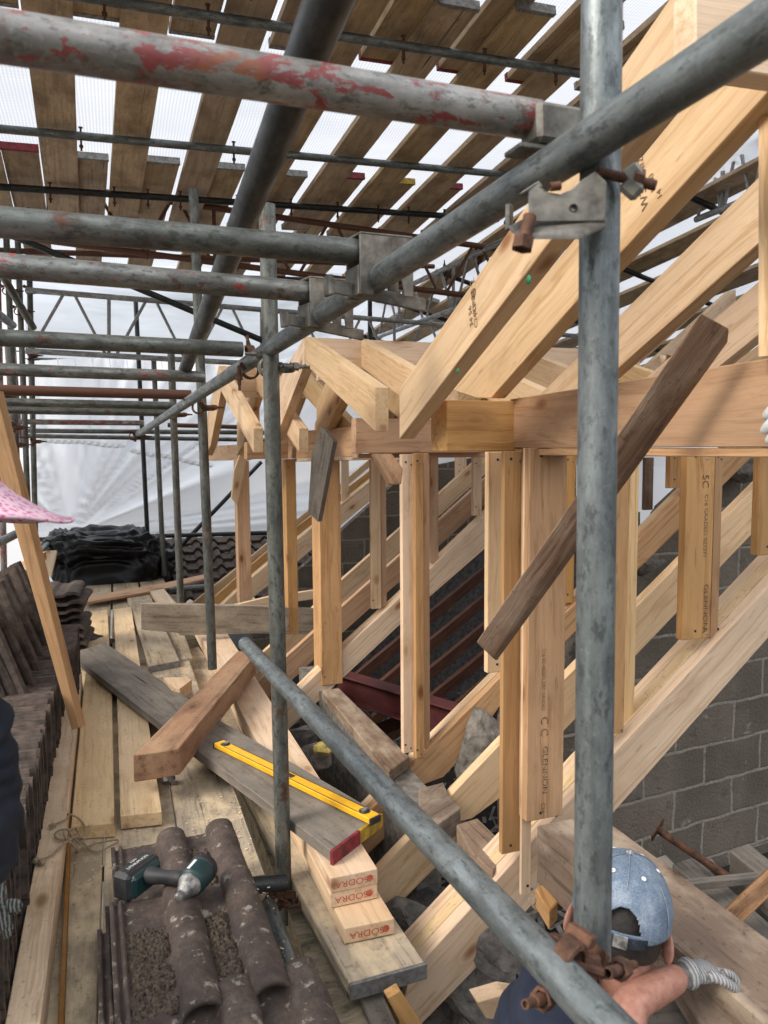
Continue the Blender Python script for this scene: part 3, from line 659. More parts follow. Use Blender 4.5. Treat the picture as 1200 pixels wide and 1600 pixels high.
for i, (x, y, dd, o_) in enumerate(((15, 455, 6.1, xd_), (33, 487, 6.3, xd_), (50, 455, 6.6, xd_), (47, 556, 6.6, xd_), (8, 618, 5.4, xd_), (24, 668, 5.9, xd_), (52, 690, 6.4, xd_), (60, 845, 7.8, xd_), (26, 695, 6.1, xd_))):
    coupler_at(W(x, y, d=dd), yd, zd_, ordn[i] + ' small rusty coupler in the cluster of tubes at the left-hand corner', o_, 'rust', 1.2, 'couplers in the far left corner')
for i, (x, y, dd) in enumerate(((372, 400, 5.9), (230, 380, 5.5), (725, 512, 9.6), (634, 463, 8.3), (750, 400, 6.6), (700, 425, 7.2))):
    coupler_at(W(x, y, d=dd), xd_, yd, ordn[i] + ' small rusty coupler from the left on the lattice beams', V((0, 0, 1)), 'rust', 1.2, 'couplers on the lattice beams')
# ledger bracket on the nearest upright: channel saddle with long bolt and wing nut
def near_bracket():
    p = W(905, 332, d=.90); root = thing('ledger_bracket', 'worn grey steel bracket bolted to the nearest upright under the ledger', 'scaffold bracket', p)
    f = lambda x, y, dd: W(x, y, d=dd)
    Y0 = .86
    pts = [f(825, 293, Y0), f(838, 288, Y0), f(852, 300, Y0), f(874, 304, Y0), f(893, 296, Y0), f(905, 284, Y0), f(930, 268, Y0), f(948, 285, Y0), f(946, 345, Y0), f(826, 347, Y0)]
    back = (f(905, 300, Y0 + .05) - f(905, 300, Y0))
    prism('front_cheek', pts, back.normalized() * .006, 'fitting', root, .001)
    prism('rear_cheek', [p_ + back * 1.2 for p_ in pts], back.normalized() * .006, 'fitting', root, .001)
    prism('base_flange', [f(795, 352, Y0 - .01), f(826, 337, Y0 + .03), f(948, 340, Y0 + .03), f(946, 350, Y0 - .005), f(905, 368, Y0 - .01), f(812, 368, Y0 - .01)], V((0, 0, -.005)), 'fitting', root, .001)
    prism('clip_plate', [f(790, 318, Y0), f(797, 322, Y0), f(797, 357, Y0), f(789, 360, Y0)], back.normalized() * .05, 'fitting', root, .001)
    prism('wedge', [f(809, 304, Y0 - .005), f(842, 282, Y0), f(848, 292, Y0), f(830, 297, Y0)], back.normalized() * .03, 'fitting', root, .001)
    tube('bolt', f(820, 372, Y0 - .01), f(828, 338, Y0 - .005), 'rust', root, r=.0075, seg=14, wall=.006)
    tube('bolt_head', f(815, 390, Y0 - .01), f(819, 371, Y0 - .01), 'rust', root, r=.0125, seg=6, wall=.011)
    tube('bolt', f(934, 268, Y0 + .02), f(1024, 290, Y0 + .02), 'rust', root, r=.006, seg=14, wall=.005)
    tube('nut', f(988, 279, Y0 + .02), f(1003, 283, Y0 + .02), 'rust', root, r=.0125, seg=6, wall=.011)
    for a, b in (((975, 282), (1001, 262)), ((975, 284), (999, 305))):
        beam('wing', f(*a, Y0 + .02), f(*b, Y0 + .015), .012, .02, 'fitting', root, bev=.004)
    tube('hinge_pin', f(860, 292, Y0 - .004), f(876, 290, Y0 - .004), 'rust', root, r=.005, seg=10)
    tube('bolt_hole', f(896, 325, Y0 - .002), f(896, 325, Y0 + .004), 'black', root, r=.0048, seg=12, wall=.004)
near_bracket()

# ================================================================== timber frame of the new roof
def plies(name, label, pts, Y, n, mats, t=.045, gap=.0015, group='doubled rafters of the new roof', cat='rafter', X=None):
    base, _ = YF(pts, Y, t)
    if n == 1: return timber(name, label, cat, (base, V((0, t, 0))), mats[0], group)
    root = thing(name, label, cat, base[0], group)
    for i in range(n):
        o_ = V((0, i * (t + gap), (i % 2) * .0015)); prism('ply', [p + o_ for p in base], V((0, t, 0)), mats[i % len(mats)], root)
    return root
YR1, YR2, YR3, YR4 = 1.87, 2.42, 2.86, 3.92
plies('rafter', 'nearest triple rafter, running from bottom centre up past the nearest upright to the block wall', [(640, 1522), (661, 1500), (1330, 775), (1330, 850), (740, 1517), (615, 1645)], YR1, 3, ['pale', 'deal', 'pale'])
plies('rafter', 'single rafter notched over an old timber block behind the sloping tube', [(560, 1395), (590, 1364), (781, 1163), (1330, 610), (1330, 672), (781, 1247), (738, 1279), (712, 1285), (712, 1327), (674, 1362), (612, 1425), (560, 1475)], YR2, 1, ['pale'])
plies('rafter', 'double rafter under the pale corner post, with a vertical joint and a notch', [(530, 1314), (615, 1229), (653, 1188), (778, 1063), (1330, 515), (1330, 560), (780, 1105), (735, 1168), (693, 1214), (656, 1228), (652, 1262), (620, 1292), (540, 1368)], YR3, 2, ['tan', 'pale'])
plies('rafter', 'double rafter rising from the foot of the board-braced post over the red joists', [(430, 1114), (463, 1084), (500, 1048), (623, 936), (757, 808), (1150, 452), (1150, 500), (757, 858), (672, 932), (532, 1063), (450, 1141), (420, 1168)], YR4, 2, ['pale', 'pale'])
plies('rafter', 'single rafter just beyond the double one above the red joists', [(380, 1085), (440, 1033), (532, 950), (672, 826), (1100, 440), (1100, 478), (672, 866), (532, 992), (440, 1078), (380, 1130)], 4.55, 1, ['tan'])
plies('rafter', 'third parallel rafter in the middle of the roof slope, below the far block wall', [(360, 1062), (413, 1018), (487, 952), (533, 907), (623, 828), (757, 708), (1000, 488), (1000, 520), (757, 742), (533, 946), (413, 1055), (360, 1100)], 5.0, 1, ['pale'])
plies('rafter', 'far double rafter starting beside the far post over the tiled roof', [(300, 988), (342, 950), (390, 905), (462, 845), (578, 752), (760, 606), (760, 636), (578, 783), (462, 880), (390, 938), (330, 990)], 6.3, 2, ['pale', 'pale'])
plies('rafter', 'thin far rafter just beyond the far double rafter', [(290, 975), (333, 935), (390, 885), (462, 825), (580, 734), (760, 590), (760, 608), (580, 750), (462, 846), (333, 955), (290, 992)], 6.9, 1, ['tan'])
plies('rafter', 'farthest rafter running up towards the white sheeting', [(280, 962), (300, 943), (363, 893), (485, 795), (580, 716), (760, 570), (760, 582), (580, 728), (485, 808), (300, 960), (280, 975)], 7.4, 1, ['pale'])
timber('batten', 'thin pale batten slanting behind the far post feet', 'timber batten', YF([(365, 946), (423, 932), (560, 913), (560, 926), (423, 946), (365, 951)], 5.6, .045), 'pale')

# posts and studs: front face at Y, side face given by its left edge in the view
def post(name, label, xl, xm, xr, yt, yb, Y, mat="tan", text_=None, group="studs of the dormer cheeks", mn=.03, mr=.3):
    a = W(xm, yt, Y=Y); b = W(xr, yt, Y=Y); zb = W(xm, yb, Y=Y).z
    depth = max(mn, min(mr, W(xl, 900, X=W(xm, 900, Y=Y).x).y - W(xm, 900, Y=Y).y)) if xl < xm else .045
    pts = [a, b, V((b.x, Y, zb)), V((a.x, Y, zb))]; pts[0].z = pts[1].z = a.z
    o = prism(name, pts, V((0, depth, 0)), mat, None, .0018, long=V((0, 0, 1))); tag(o, label, 'timber post' if (xr - xm) > 20 else 'timber stud', group)
    if xr - xm > 12:
        for k, (fx, dy) in enumerate(((.28, -14), (.7, -9), (.3, 12 + yt - yb), (.72, 16 + yt - yb))):
            q = W(xm + (xr - xm) * fx, yb + dy, Y=Y); lathe('screw', [(0, -.001), (.0042, -.001), (.0042, .0006), (.002, .0), (0, .0)], 'alu' if k % 2 else 'black', o, frame(q + V((0, -.0004, 0)), V((1, 0, 0)), V((0, -1, 0))), 10)
    return o, W((xm + xr) / 2, yb, Y=Y), depth
# near dormer
gp, _, _ = post('timber_post', 'orange-brown printed post standing on the old timber plate, left of the nearest upright', 815, 828, 887, 700, 1284, 1.80)
post('timber_post', 'narrow pale stud nailed to the left side of the printed orange-brown post', 817, 820, 836, 700, 1398, 1.825, 'pale', mn=.01, mr=.012)
post('timber_post', 'knotty post with printed stripes standing on the nearest triple rafter', 783, 788, 823, 705, 1335, 1.855, 'tan', mn=.015, mr=.02)
post('timber_post', 'wide pale board-like post behind the brown brace, its foot on the double rafter', 757, 763, 812, 706, 1052, 2.18, 'pale', mn=.02, mr=.025)
p5, _, _ = post('timber_post', 'dark orange stud between the nearest upright and the hanging printed stud', 940, 943, 984, 704, 1150, YR1 + .012, 'tan')
post('timber_stud', 'pale strip stud fixed beside the dark orange stud right of the nearest upright', 983, 984.5, 1000, 704, 1148, YR1 + .055, 'pale')
hg, _, _ = post('timber_post', 'printed knotty stud standing high on the nearest rafter near the right-hand edge', 1072, 1074, 1118, 701, 1000, YR1 + .014, 'tan')
post('timber_stud', 'narrow stud backing the printed knotty stud near the right-hand edge', 1116, 1118.5, 1131, 701, 997, YR1 + .03, 'tan')
post('timber_stud', 'short stud at the extreme right-hand edge under the header', 1186, 1189, 1225, 700, 868, YR1 + .014, 'tan')
post('timber_stud', 'short stud above the broken blocks under the long header', 1046, 1047, 1072, 704, 763, YR3 + .02, 'tan')
post('timber_stud', 'thin dark stud against the white sheeting, seen under the long header', 1008, 1009, 1022, 715, 797, 3.9, 'brown')
post('timber_stud', 'narrow stud between the printed post and the nearest upright', 880.5, 882, 900, 706, 943, YR3 + .02, 'tan')
# middle dormer
post('timber_post', 'pale half of the corner post under the stub beam in the middle', 624, 628, 648, 710, 1178, YR3 - .012, 'pale', mr=.12)
post('timber_post', 'orange half of the corner post under the stub beam in the middle', 647.5, 648.5, 661, 708, 1186, YR3 - .03, 'tan')
post('timber_stud', 'dark orange stud close behind the right side of the middle corner post', 660.5, 661.5, 671, 708, 1170, YR3 + .02, 'tan')
post('timber_post', 'printed orange-brown post with a grey offcut nailed across its top', 486, 498, 531, 716, 1072, YR4 - .012, 'tan', mr=.2)
post('timber_stud', 'two-tone stud standing on the double rafter behind the middle corner post', 578, 579, 594, 706, 952, YR4 + .03, 'pale')
post('timber_stud', 'orange strip fixed to the two-tone stud', 593, 594, 603, 740, 950, YR4 + .05, 'tan')
post('timber_stud', 'stud standing just right of the middle corner post, ending on the double rafter', 670, 673, 685, 712, 880, YR4 + .02, 'tan')
post('timber_stud', 'pale stud right of centre in the middle dormer, ending above the red joists', 738, 740, 753, 712, 806, YR4 + .02, 'pale')
post('timber_stud', 'short stud against the dark blocks in the middle dormer', 711, 713, 729, 714, 750, 5.02, 'pale')
post('timber_post', 'orange post just right of the second scaffold upright', 438, 446, 462, 718, 992, 4.75, 'tan', mr=.14)
post('timber_stud', 'orange board on the right of the post by the second upright', 445, 446.5, 441, 718, 992, 4.75, 'tan') if False else None
post('timber_stud', 'thin stud in front of the far rafters left of the grey-braced two-tone stud', 532, 534, 545, 716, 786, 6.35, 'pale')
# far dormer
post('timber_post', 'far corner post over the tiled roof with a brace at its head', 362, 369, 389, 720, 945, 5.9, 'tan', mr=.14)
timber('brace_offcut', 'small pale offcut nailed across the head of the far corner post', 'timber offcut', YF([(381, 693), (386, 716), (371, 790), (362, 778), (366, 735)], 5.8, .045), 'pale')

# headers (along the eave) and stub beams (cheek plates)
timber('header_beam', 'long deep header running from the stub beam out past the right-hand edge', 'header beam', XF([(797, 624), (1245, 553), (1245, 698.5), (797, 699.5)], 1.08, .047), 'tan', 'headers over the dormer openings')
timber('head_plate', 'thin plate under the long header on the right', 'timber plate', XF([(797, 701.2), (1245, 700), (1245, 715), (797, 711)], 1.084, .09), 'tan', 'head plates')
timber('header_beam', 'middle header between the second upright and the offcut-braced post', 'header beam', XF([(437, 676), (552, 667), (552, 713), (437, 717)], 1.08, .047), 'tan', 'headers over the dormer openings')
timber('head_plate', 'thin plate under the middle header', 'timber plate', XF([(437, 717.6), (552, 713.6), (552, 719), (437, 722)], 1.084, .09), 'pale', 'head plates')
timber('header_beam', 'far small header left of the second upright', 'header beam', XF([(326, 697), (384, 694), (384, 719), (326, 720)], 1.0, .047), 'tan', 'headers over the dormer openings')
def stub(label, pts, Y, xl, mat='tan', endm='pale'):
    (x0, y0), (x1, y1), (x2, y2), (x3, y3) = pts
    a = W(x0, y0, Y=Y); dep = max(.04, min(.12, W(xl, y0, X=a.x).y - Y))
    f = [W(x, y, Y=Y) for x, y in pts]
    return timber('stub_beam', label, 'stub beam', (f, V((0, dep, 0))), mat, 'stub beams at the dormer corners')
stub('nearest stub beam with pale end grain, beside the long header', [(698, 625), (990, 629), (990, 702), (698, 705)], 1.93, 673)
stub('middle stub beam with pale end grain, over the corner post in the middle', [(556, 653), (760, 657), (760, 706), (556, 708)], 2.9, 549)
stub('far stub beam behind the second upright', [(386, 691), (450, 690), (450, 716), (386, 718)], 4.7, 381)
timber('cheek_plate', 'long pale plate over the studs behind the nearest stub beam', 'timber plate', YF([(560, 709), (1100, 705), (1100, 712), (560, 716)], 2.95, .09), 'tan', 'head plates')
timber('cheek_plate', 'far plate along the heads of the studs in the middle dormer', 'timber plate', YF([(600, 700), (1100, 700), (1100, 711), (600, 712)], 4.02, .09), 'tan', 'head plates')

# near dormer gable rafters
XG = .78
def gr(label, pts, X, mat='pale', t=.047, group='gable rafters of the near dormer'):
    return timber('gable_rafter', label, 'gable rafter', XF(pts, X, t), mat, group)
B1 = gr('front gable rafter of the near dormer, with black print and a pointed tail', [(624, 607), (800, 353), (1060, -22), (1060, 118), (864, 371), (624, 686)], XG)
B2 = gr('second gable rafter of the near dormer, standing on the nearest stub beam', [(705, 609), (1200, 3), (1330, -155), (1330, -10), (1189, 156), (905, 466), (767, 622), (745, 622)], 1.02)
B3 = gr('third gable rafter of the near dormer, half hidden by the nearest upright', [(835, 625), (1181, 281), (1300, 162), (1300, 275), (1181, 384), (900, 634)], 1.42)
gr('fourth gable rafter of the near dormer, behind the dark brown brace', [(960, 632), (1185, 440), (1300, 342), (1300, 432), (1185, 523), (1050, 632)], 1.86)
gr('fifth gable rafter low behind the head of the dark brown brace', [(1060, 632), (1200, 528), (1300, 455), (1300, 520), (1150, 632)], 2.3)
timber('ridge_board', 'ridge board of the near dormer at the top right corner', 'ridge board', YF([(1087, -60), (1420, -20), (1420, 150), (1087, 100)], W(1060, 0, X=XG).y - .045, .045), 'pale')
timber('hanging_stud', 'pale stud hanging down beside the rafters at the right-hand edge', 'timber stud', XF([(1184, 180), (1215, 180), (1215, 556), (1184, 559)], 1.05, .047), 'pale')
# middle dormer: pairs of gable rafters repeated along the ridge
o0 = gr('front right-hand gable rafter of the middle dormer with a square cut tail', [(476, 526), (586, 605), (586, 674), (477, 569)], .80, group='gable rafters of the middle dormer')
o1 = gr('front left-hand gable rafter of the middle dormer, behind the second upright', [(475.5, 526), (475.5, 569), (436, 672), (424, 694), (424, 628), (437, 590)], .80, group='gable rafters of the middle dormer')
wordz = ['second', 'third', 'fourth', 'fifth']
for i, dx in enumerate((.25, .62, 1.0, 1.4)):
    for o, s in ((o0, 'right'), (o1, 'left')):
        c = copy_tree(o, Matrix.Translation((dx, 0, 0)), None, '%s %s-hand gable rafter along the ridge of the middle dormer' % (wordz[i], s))
pk = W(475, 527, X=.8)
prism('ridge_board', [pk + V((.05, -.01, -.005)), pk + V((1.75, -.01, -.005)), pk + V((1.75, -.01, -.19)), pk + V((.05, -.01, -.19))], V((0, -.032, 0)), 'pale'); tag(bpy.data.objects['ridge_board.001'], 'ridge board of the middle dormer between its gable rafters', 'ridge board')
for i, (X, ) in enumerate(((2.3,), (2.75,), (3.2,))):
    for s in (-1, 1):
        a = V((X, pk.y, pk.z - .08)); b = a + V((0, s * .95, -.36))
        tag(beam('gable_rafter', a, b, .045, .15, 'pale'), 'inner %s rafter number %d towards the back of the middle dormer' % ('far-side' if s > 0 else 'near-side', i + 1), 'gable rafter', 'gable rafters of the middle dormer')
# far dormer
f0 = gr('front right-hand gable rafter of the far dormer', [(342, 571), (396, 669), (396, 707), (346, 612)], .62, 'pale', group='gable rafters of the far dormer')
f1 = gr('front left-hand gable rafter of the far dormer', [(341.5, 571), (345, 612), (329, 695), (322, 712), (322, 660)], .62, 'pale', group='gable rafters of the far dormer')
for i, dx in enumerate((.22, .5, .8)):
    for o, s in ((f0, 'right'), (f1, 'left')):
        copy_tree(o, Matrix.Translation((dx, 0, 0)), None, '%s %s-hand gable rafter along the ridge of the far dormer' % (wordz[i], s))
pf = W(342, 572, X=.62)
tag(prism('ridge_board', [pf + V((.05, -.01, 0)), pf + V((1.3, -.01, 0)), pf + V((1.3, -.01, -.19)), pf + V((.05, -.01, -.19))], V((0, -.03, 0)), 'pale'), 'ridge board of the far dormer', 'ridge board')
post('timber_stud', 'orange stud standing in the gable of the far dormer', 388, 389, 405, 616, 690, 5.6, 'tan')
# temporary braces
pA, pB, pC, pD = (1095, 487), (1150, 519), (775, 1028), (744, 1002)
bb = [W(1095, 487, d=1.30), W(1141, 513, d=1.31), W(771, 1029, d=1.98), W(744, 1003, d=1.97)]
nb = (bb[1] - bb[0]).cross(bb[3] - bb[0]).normalized(); nb = nb if nb.y > 0 else -nb
tag(prism('timber_brace', bb, V((.026, .03, -.018)), 'brown', None, .003), 'rough dark brown timber brace nailed diagonally across the near dormer posts', 'timber brace')
ob = [W(503, 666, d=3.5), W(521, 690, d=3.5), W(497, 816, d=3.7), W(481, 800, d=3.7), W(487, 706, d=3.6)]
tag(prism('grey_offcut', ob, V((.03, .035, 0)), 'greyb', None, .002), 'grey weathered offcut nailed across the top of the printed post', 'timber offcut')
ob = [W(584, 709, d=2.86), W(613, 709, d=2.8), W(630, 732, d=2.68), W(627, 757, d=2.68), W(611, 757, d=2.7)]
tag(prism('brown_offcut', ob, V((.01, .07, -.004)), 'old', None, .003), 'stubby brown offcut nailed under the middle stub beam', 'timber offcut')
tb = [W(-30, 640, d=2.75), W(-6, 610, d=2.75), W(124, 1137, d=2.93), W(112, 1141, d=2.93)]
tag(prism('leaning_batten', tb, V((.02, .04, 0)), 'tan', None), 'long orange batten leaning against the tile stacks by the pink hat', 'timber batten')

# printed marks on the timber
def mark(o, s, x, y, Y=None, X=None, size=.03, rot='down', mat='ink', sq=1.):
    c = W(x, y, Y=Y) if Y is not None else W(x, y, X=X)
    if Y is not None: right, up = (V((0, 0, -1)), V((1, 0, 0))) if rot == 'down' else (V((0, 0, 1)), V((-1, 0, 0))) if rot == 'up' else (V((1, 0, 0)), V((0, 0, 1)))
    else:
        right = rot.normalized(); up = V((-1, 0, 0)).cross(right)
    text('print', s, c, right, up, size, mat, o, sq)
mark(gp, 'GLENNON', 851, 1203, Y=1.80, size=.023, rot='down', sq=1.25)
mark(gp, 'C C', 850, 1135, Y=1.80, size=.034, rot='down')
mark(gp, 'C16 KD 022371 DRY GRADED', 849, 1062, Y=1.80, size=.015, rot='down', sq=.9)
mark(gp, 'C24', 848, 1262, Y=1.80, size=.018, rot='down')
mark(hg, 'GLENNON', 1102, 948, Y=YR1 + .014, size=.024, rot='down', sq=1.25)
mark(hg, 'C16 GRADED 022371', 1102, 822, Y=YR1 + .014, size=.018, rot='down', sq=1.2)
mark(hg, '5C', 1102, 752, Y=YR1 + .014, size=.036, rot='down')
mark(hg, 'A', 1101, 984, Y=YR1 + .014, size=.03, rot='down')
mark(bpy.data.objects['timber_post.002'], 'C16 KD GRADED 022', 791, 1240, Y=1.90, size=.02, rot='down')
mark(bpy.data.objects['timber_post.006'] if 'timber_post.006' in bpy.data.objects else gp, ' ', 848, 1262, Y=1.8, size=.01) if False else None
sl_ = (W(820, 380, X=XG) - W(700, 540, X=XG))
for s_, x, y, sz in (('G 2', 740, 450, .03), ('A1 88', 741, 472, .026), ('34 56', 736, 494, .022), ('C24 DRY', 742, 486, .02)):
    mark(B1, s_, x, y, X=XG, size=sz, rot=V((0, .25, 1)))
for s_, x, y, sz in (('G#2', 1003, 262, .024), ('1080', 1020, 286, .02), ('W3', 1007, 310, .03), ('14', 1031, 303, .02)):
    mark(B2, s_, x, y, X=1.02, size=sz, rot=V((0, .25, 1)))
def dot(o, x, y, X=None, Y=None, r=.012):
    c = W(x, y, X=X, Y=Y); n = V((-1, 0, 0)) if X is not None else V((0, -1, 0))
    m = frame(c + n * .001, V((0, 0, 1)), n); lathe('paint_dab', [(0, 0), (r, 0), (r, .001), (0, .001)], 'pvc', o, m, 16)
dot(B1, 827, 437, X=XG, r=.009); dot(B1, 716, 580, X=XG, r=.007)

# ================================================================== masonry
def masonry(name, label, pts, Y, t, ang=0., cat='block wall', mat='block', rough=.012):
    P0 = [W(x, y, Y=Y) for x, y in pts]
    if ang:
        c = P0[0].copy()
        for p in P0: p.y += (p.x - c.x) * ang
    x_ = V((1, ang, 0)).normalized()
    bm = bmesh.new(); o = P0[0]; m = Matrix((x_, V((0, 0, 1)), x_.cross(V((0, 0, 1))))).transposed().to_4x4(); m.translation = o; mi = m.inverted()
    a = [bm.verts.new(mi @ p) for p in P0]; b = [bm.verts.new(mi @ (p + V((0, t, 0)))) for p in P0]
    bm.faces.new(a); bm.faces.new(b[::-1]); n = len(a)
    for i in range(n): bm.faces.new((a[i], b[i], b[(i + 1) % n], a[(i + 1) % n]))
    bmesh.ops.recalc_face_normals(bm, faces=bm.faces)
    return tag(from_bm(name, bm, mat, None, m), label, cat)
masonry('block_wall', 'grey concrete block wall at the right with a broken stepped top under the rafters', [(792, 1500), (792, 1128), (845, 1085), (850, 1050), (900, 1005), (940, 960), (1000, 905), (1003, 872), (1022, 865), (1022, 832), (1058, 828), (1060, 795), (1130, 735), (1180, 705), (1450, 500), (1450, 1700), (792, 1700)], 3.2, .1, .09)
masonry('block_wall', 'dark block wall deep inside the middle dormer behind the rafters', [(395, 960), (395, 948), (480, 880), (533, 830), (640, 735), (760, 712), (900, 712), (900, 900), (640, 1040), (395, 1040)], 7.0, .1, 0)
masonry('block_wall', 'far low block wall below the red joists', [(520, 1200), (600, 950), (800, 820), (1000, 800), (1000, 1200)], 6.6, .1, 0, mat='slate')  # slate tone puts the attic's shade into this wall's colour
def rock(name, label, c, s, mat='conc', seed=0, flat=1., cat='rubble', sub=4):
    bm = bmesh.new(); bmesh.ops.create_icosphere(bm, subdivisions=sub, radius=1.)
    rnd = random.Random(seed); cuts = []
    for k in range(9):
        nn_ = V((rnd.uniform(-1, 1), rnd.uniform(-1, 1), rnd.uniform(-1, 1))).normalized(); cuts.append((nn_, rnd.uniform(.5, .85)))
    for v in bm.verts:
        p = v.co.copy()
        for nn_, dd in cuts:
            e = p.dot(nn_) - dd
            if e > 0: p -= nn_ * e
        p += p.normalized() * .07 * noise.fractal(p * 2.5 + V((seed, 0, 0)), .8, 2., 4)
        v.co = V((p.x * s[0], p.y * s[1], p.z * s[2] * flat))
    m = Matrix.Rotation(rnd.uniform(0, 3), 4, 'Z'); m.translation = c
    return tag(from_bm(name, bm, mat, None, m), label, cat)
rock('broken_block', 'broken grey concrete lump wedged between the double rafter and the next one', W(748, 1168, d=3.3), (.13, .15, .2), seed=3)
rock('broken_block', 'broken concrete edge just left of the nearest upright', W(890, 1010, d=3.6), (.13, .12, .12), seed=4)
for i, (x, y, dd, s, mt, lb) in enumerate(((1010, 880, 3.75, .1, 'conc', 'broken block at the stepped top of the wall left of the hanging stud'), (1045, 805, 3.95, .11, 'conc', 'higher lump of mortar and block on the stepped wall'), (1160, 722, 4.1, .16, 'conc', 'crumbling mortar at the top right of the block wall'),
      (655, 1500, 2.5, .16, 'slate', 'dark stone in the gap left of the nearest rafter'), (690, 1440, 2.7, .15, 'slate', 'flat slate lump in the eave gap below the notched rafter'), (625, 1430, 2.6, .12, 'conc', 'pale rubble by the sawn timber ends'),
      (630, 1345, 3.1, .11, 'slate', 'dark rubble behind the ends of the sawn stack'), (700, 1290, 3.3, .1, 'slate', 'small dark stone below the vertical rafter joint'), (730, 1530, 2.3, .17, 'conc', 'large sandy stone under the nearest rafter'), (790, 1480, 2.2, .12, 'slate', 'stone beside the sloping tube low down'),
      (860, 1400, 2.0, .06, 'plate', 'small broken wood lump at the foot of the narrow stud'), (490, 1180, 3.5, .1, 'conc', 'grey rubble below the old wall plate'), (505, 1170, 3.4, .05, 'insul', 'tuft of yellow insulation in the eave gap'), (470, 1150, 3.5, .09, 'slate', 'dark rubble left of the insulation tuft'),
      (575, 1200, 3.5, .09, 'slate', 'stone lump behind the sloping tube'), (740, 1215, 3.6, .07, 'insul', 'yellowish insulation scrap behind the notched rafter'), (680, 1600, 2.4, .2, 'conc', 'rubble at the bottom edge beside the leaning offcut'), (1030, 1230, 2.6, .01, 'slate', 'tiny stone chip by the block wall'))):
    rock('rubble_stone', lb, W(x, y, d=dd), (s, s * .85, s * .7), mt, 20 + i)
# inner leaf of the eave wall with its timber plate
XI = 1.06
za = W(515, 1076, d=4.0)
pl = [W(503, 1078, Z=za.z), W(530, 1075, Z=za.z), W(640, 1182, Z=za.z), W(608, 1205, Z=za.z)]
tag(prism('wall_plate', pl, V((0, 0, -.05)), 'plate', None, .004), 'old brown timber plate on the inner wall below the printed post', 'wall plate')
for nm, Xa, y0, y1, z0, z1, lb in (('eave_wall', W(505, 1090, Z=za.z - .05).x, 2.5, 4.4, -1.2, za.z - .055, 'grey block inner wall under the old timber plate'),):
    o = prism(nm, [(Xa + .01, y0, z0), (Xa + .01, y1, z0), (Xa + .01, y1, z1), (Xa + .01, y0, z1)], V((.1, 0, 0)), 'conc', None, 0, long=V((0, 1, 0))); tag(o, lb, 'block wall')
def zbox(name, label, cat, pts, Z, t, mat, group=None, bev=.003):
    return timber(name, label, cat, ZF(pts, Z, t), mat, group, None, bev)
zbox('old_timber_block', 'old brown block under the vertical joint of the double rafter', 'timber block', [(654, 1232), (693, 1222), (700, 1240), (720, 1262), (668, 1300), (655, 1272)], .02, .09, 'plate')
zbox('old_timber_block', 'old brown block under the notch of the single rafter', 'timber block', [(713, 1288), (746, 1278), (795, 1325), (770, 1362), (735, 1330)], .03, .09, 'plate')
# large old plate on the right under the printed post, with the plank beyond it
k0 = W(838, 1289, d=2.0)
tag(prism('old_wall_plate', [k0, k0 + V((0, 0, -.16)), k0 + V((.02, -1.15, -.16)), k0 + V((.02, -1.15, 0))], V((.19, 0, 0)), 'plate', None, .005, long=V((0, 1, 0))), 'thick old notched plate on which the printed post stands', 'wall plate')
zq = W(1050, 1411, d=1.75).z
tag(prism('old_plank', [W(900, 1290, Z=zq), W(958, 1300, Z=zq), W(1260, 1585, Z=zq), W(1120, 1640, Z=zq)], V((0, 0, -.04)), 'plate', None, .004), 'wide old brown plank beside the man under his gloved hand', 'plank')
zbox('plasterboard_strip', 'dusty grey board lying below the gloved hand', 'board', [(960, 1470), (1090, 1440), (1330, 1690), (900, 1690)], zq - .06, .02, 'greyb')
zbox('old_timber_block', 'short reddish offcut at the foot of the narrow stud', 'timber offcut', [(836, 1388), (848, 1380), (872, 1408), (858, 1424)], k0.z - .15, .05, 'tan')

# inside the attic, right: old joists, brace and plate on a rod
zj = W(1120, 1420, d=2.4).z
for i, (pts, dz, mt, lb) in enumerate((([(1050, 1350), (1085, 1338), (1300, 1530), (1270, 1560)], 0., 'greyb', 'grey old joist running down to the right beyond the cap'), ([(1010, 1345), (1040, 1335), (1250, 1545), (1210, 1570)], -.14, 'greyb', 'lower grey joist beside the wide brown plank'), ([(1140, 1330), (1170, 1318), (1300, 1420), (1290, 1450)], .02, 'greyb', 'grey joist end near the lower right-hand edge'))):
    zbox('old_joist', lb, 'joist', pts, zj + dz, .12, mt, 'old joists in the attic')
tag(beam('timber_brace', W(1112, 1462, d=2.2), W(1235, 1345, d=2.3), .05, .09, 'old', up=V((-.3, -.6, .6))), 'reddish timber brace crossing the grey joists at the lower right', 'timber brace')
tag(beam('batten', W(1040, 1387, d=2.35), W(1185, 1371, d=2.5), .03, .025, 'greyb'), 'thin grey batten lying on the old joists right of the cap', 'timber batten')
fl = thing('steel_prop', 'rusty steel rod with a square drilled plate leaning on the block wall', 'steel prop', W(1060, 1310, d=2.7))
pc_ = W(1026, 1295, d=2.7); rd = (W(1140, 1372, d=2.55) - pc_).normalized(); fm = frame(pc_, rd)
pq = [fm @ V((0, a * .054, b * .054)) for a, b in ((-1, 0), (0, -1), (1, 0), (0, 1))]
prism('plate', pq, rd * .006, 'rust', fl, .001); tube('rod', pc_ + rd * .006, W(1140, 1372, d=2.55), 'rust', fl, r=.014, seg=14); tube('bolt_hole', pc_ - rd * .002, pc_ + rd * .004, 'black', fl, r=.011, seg=14)
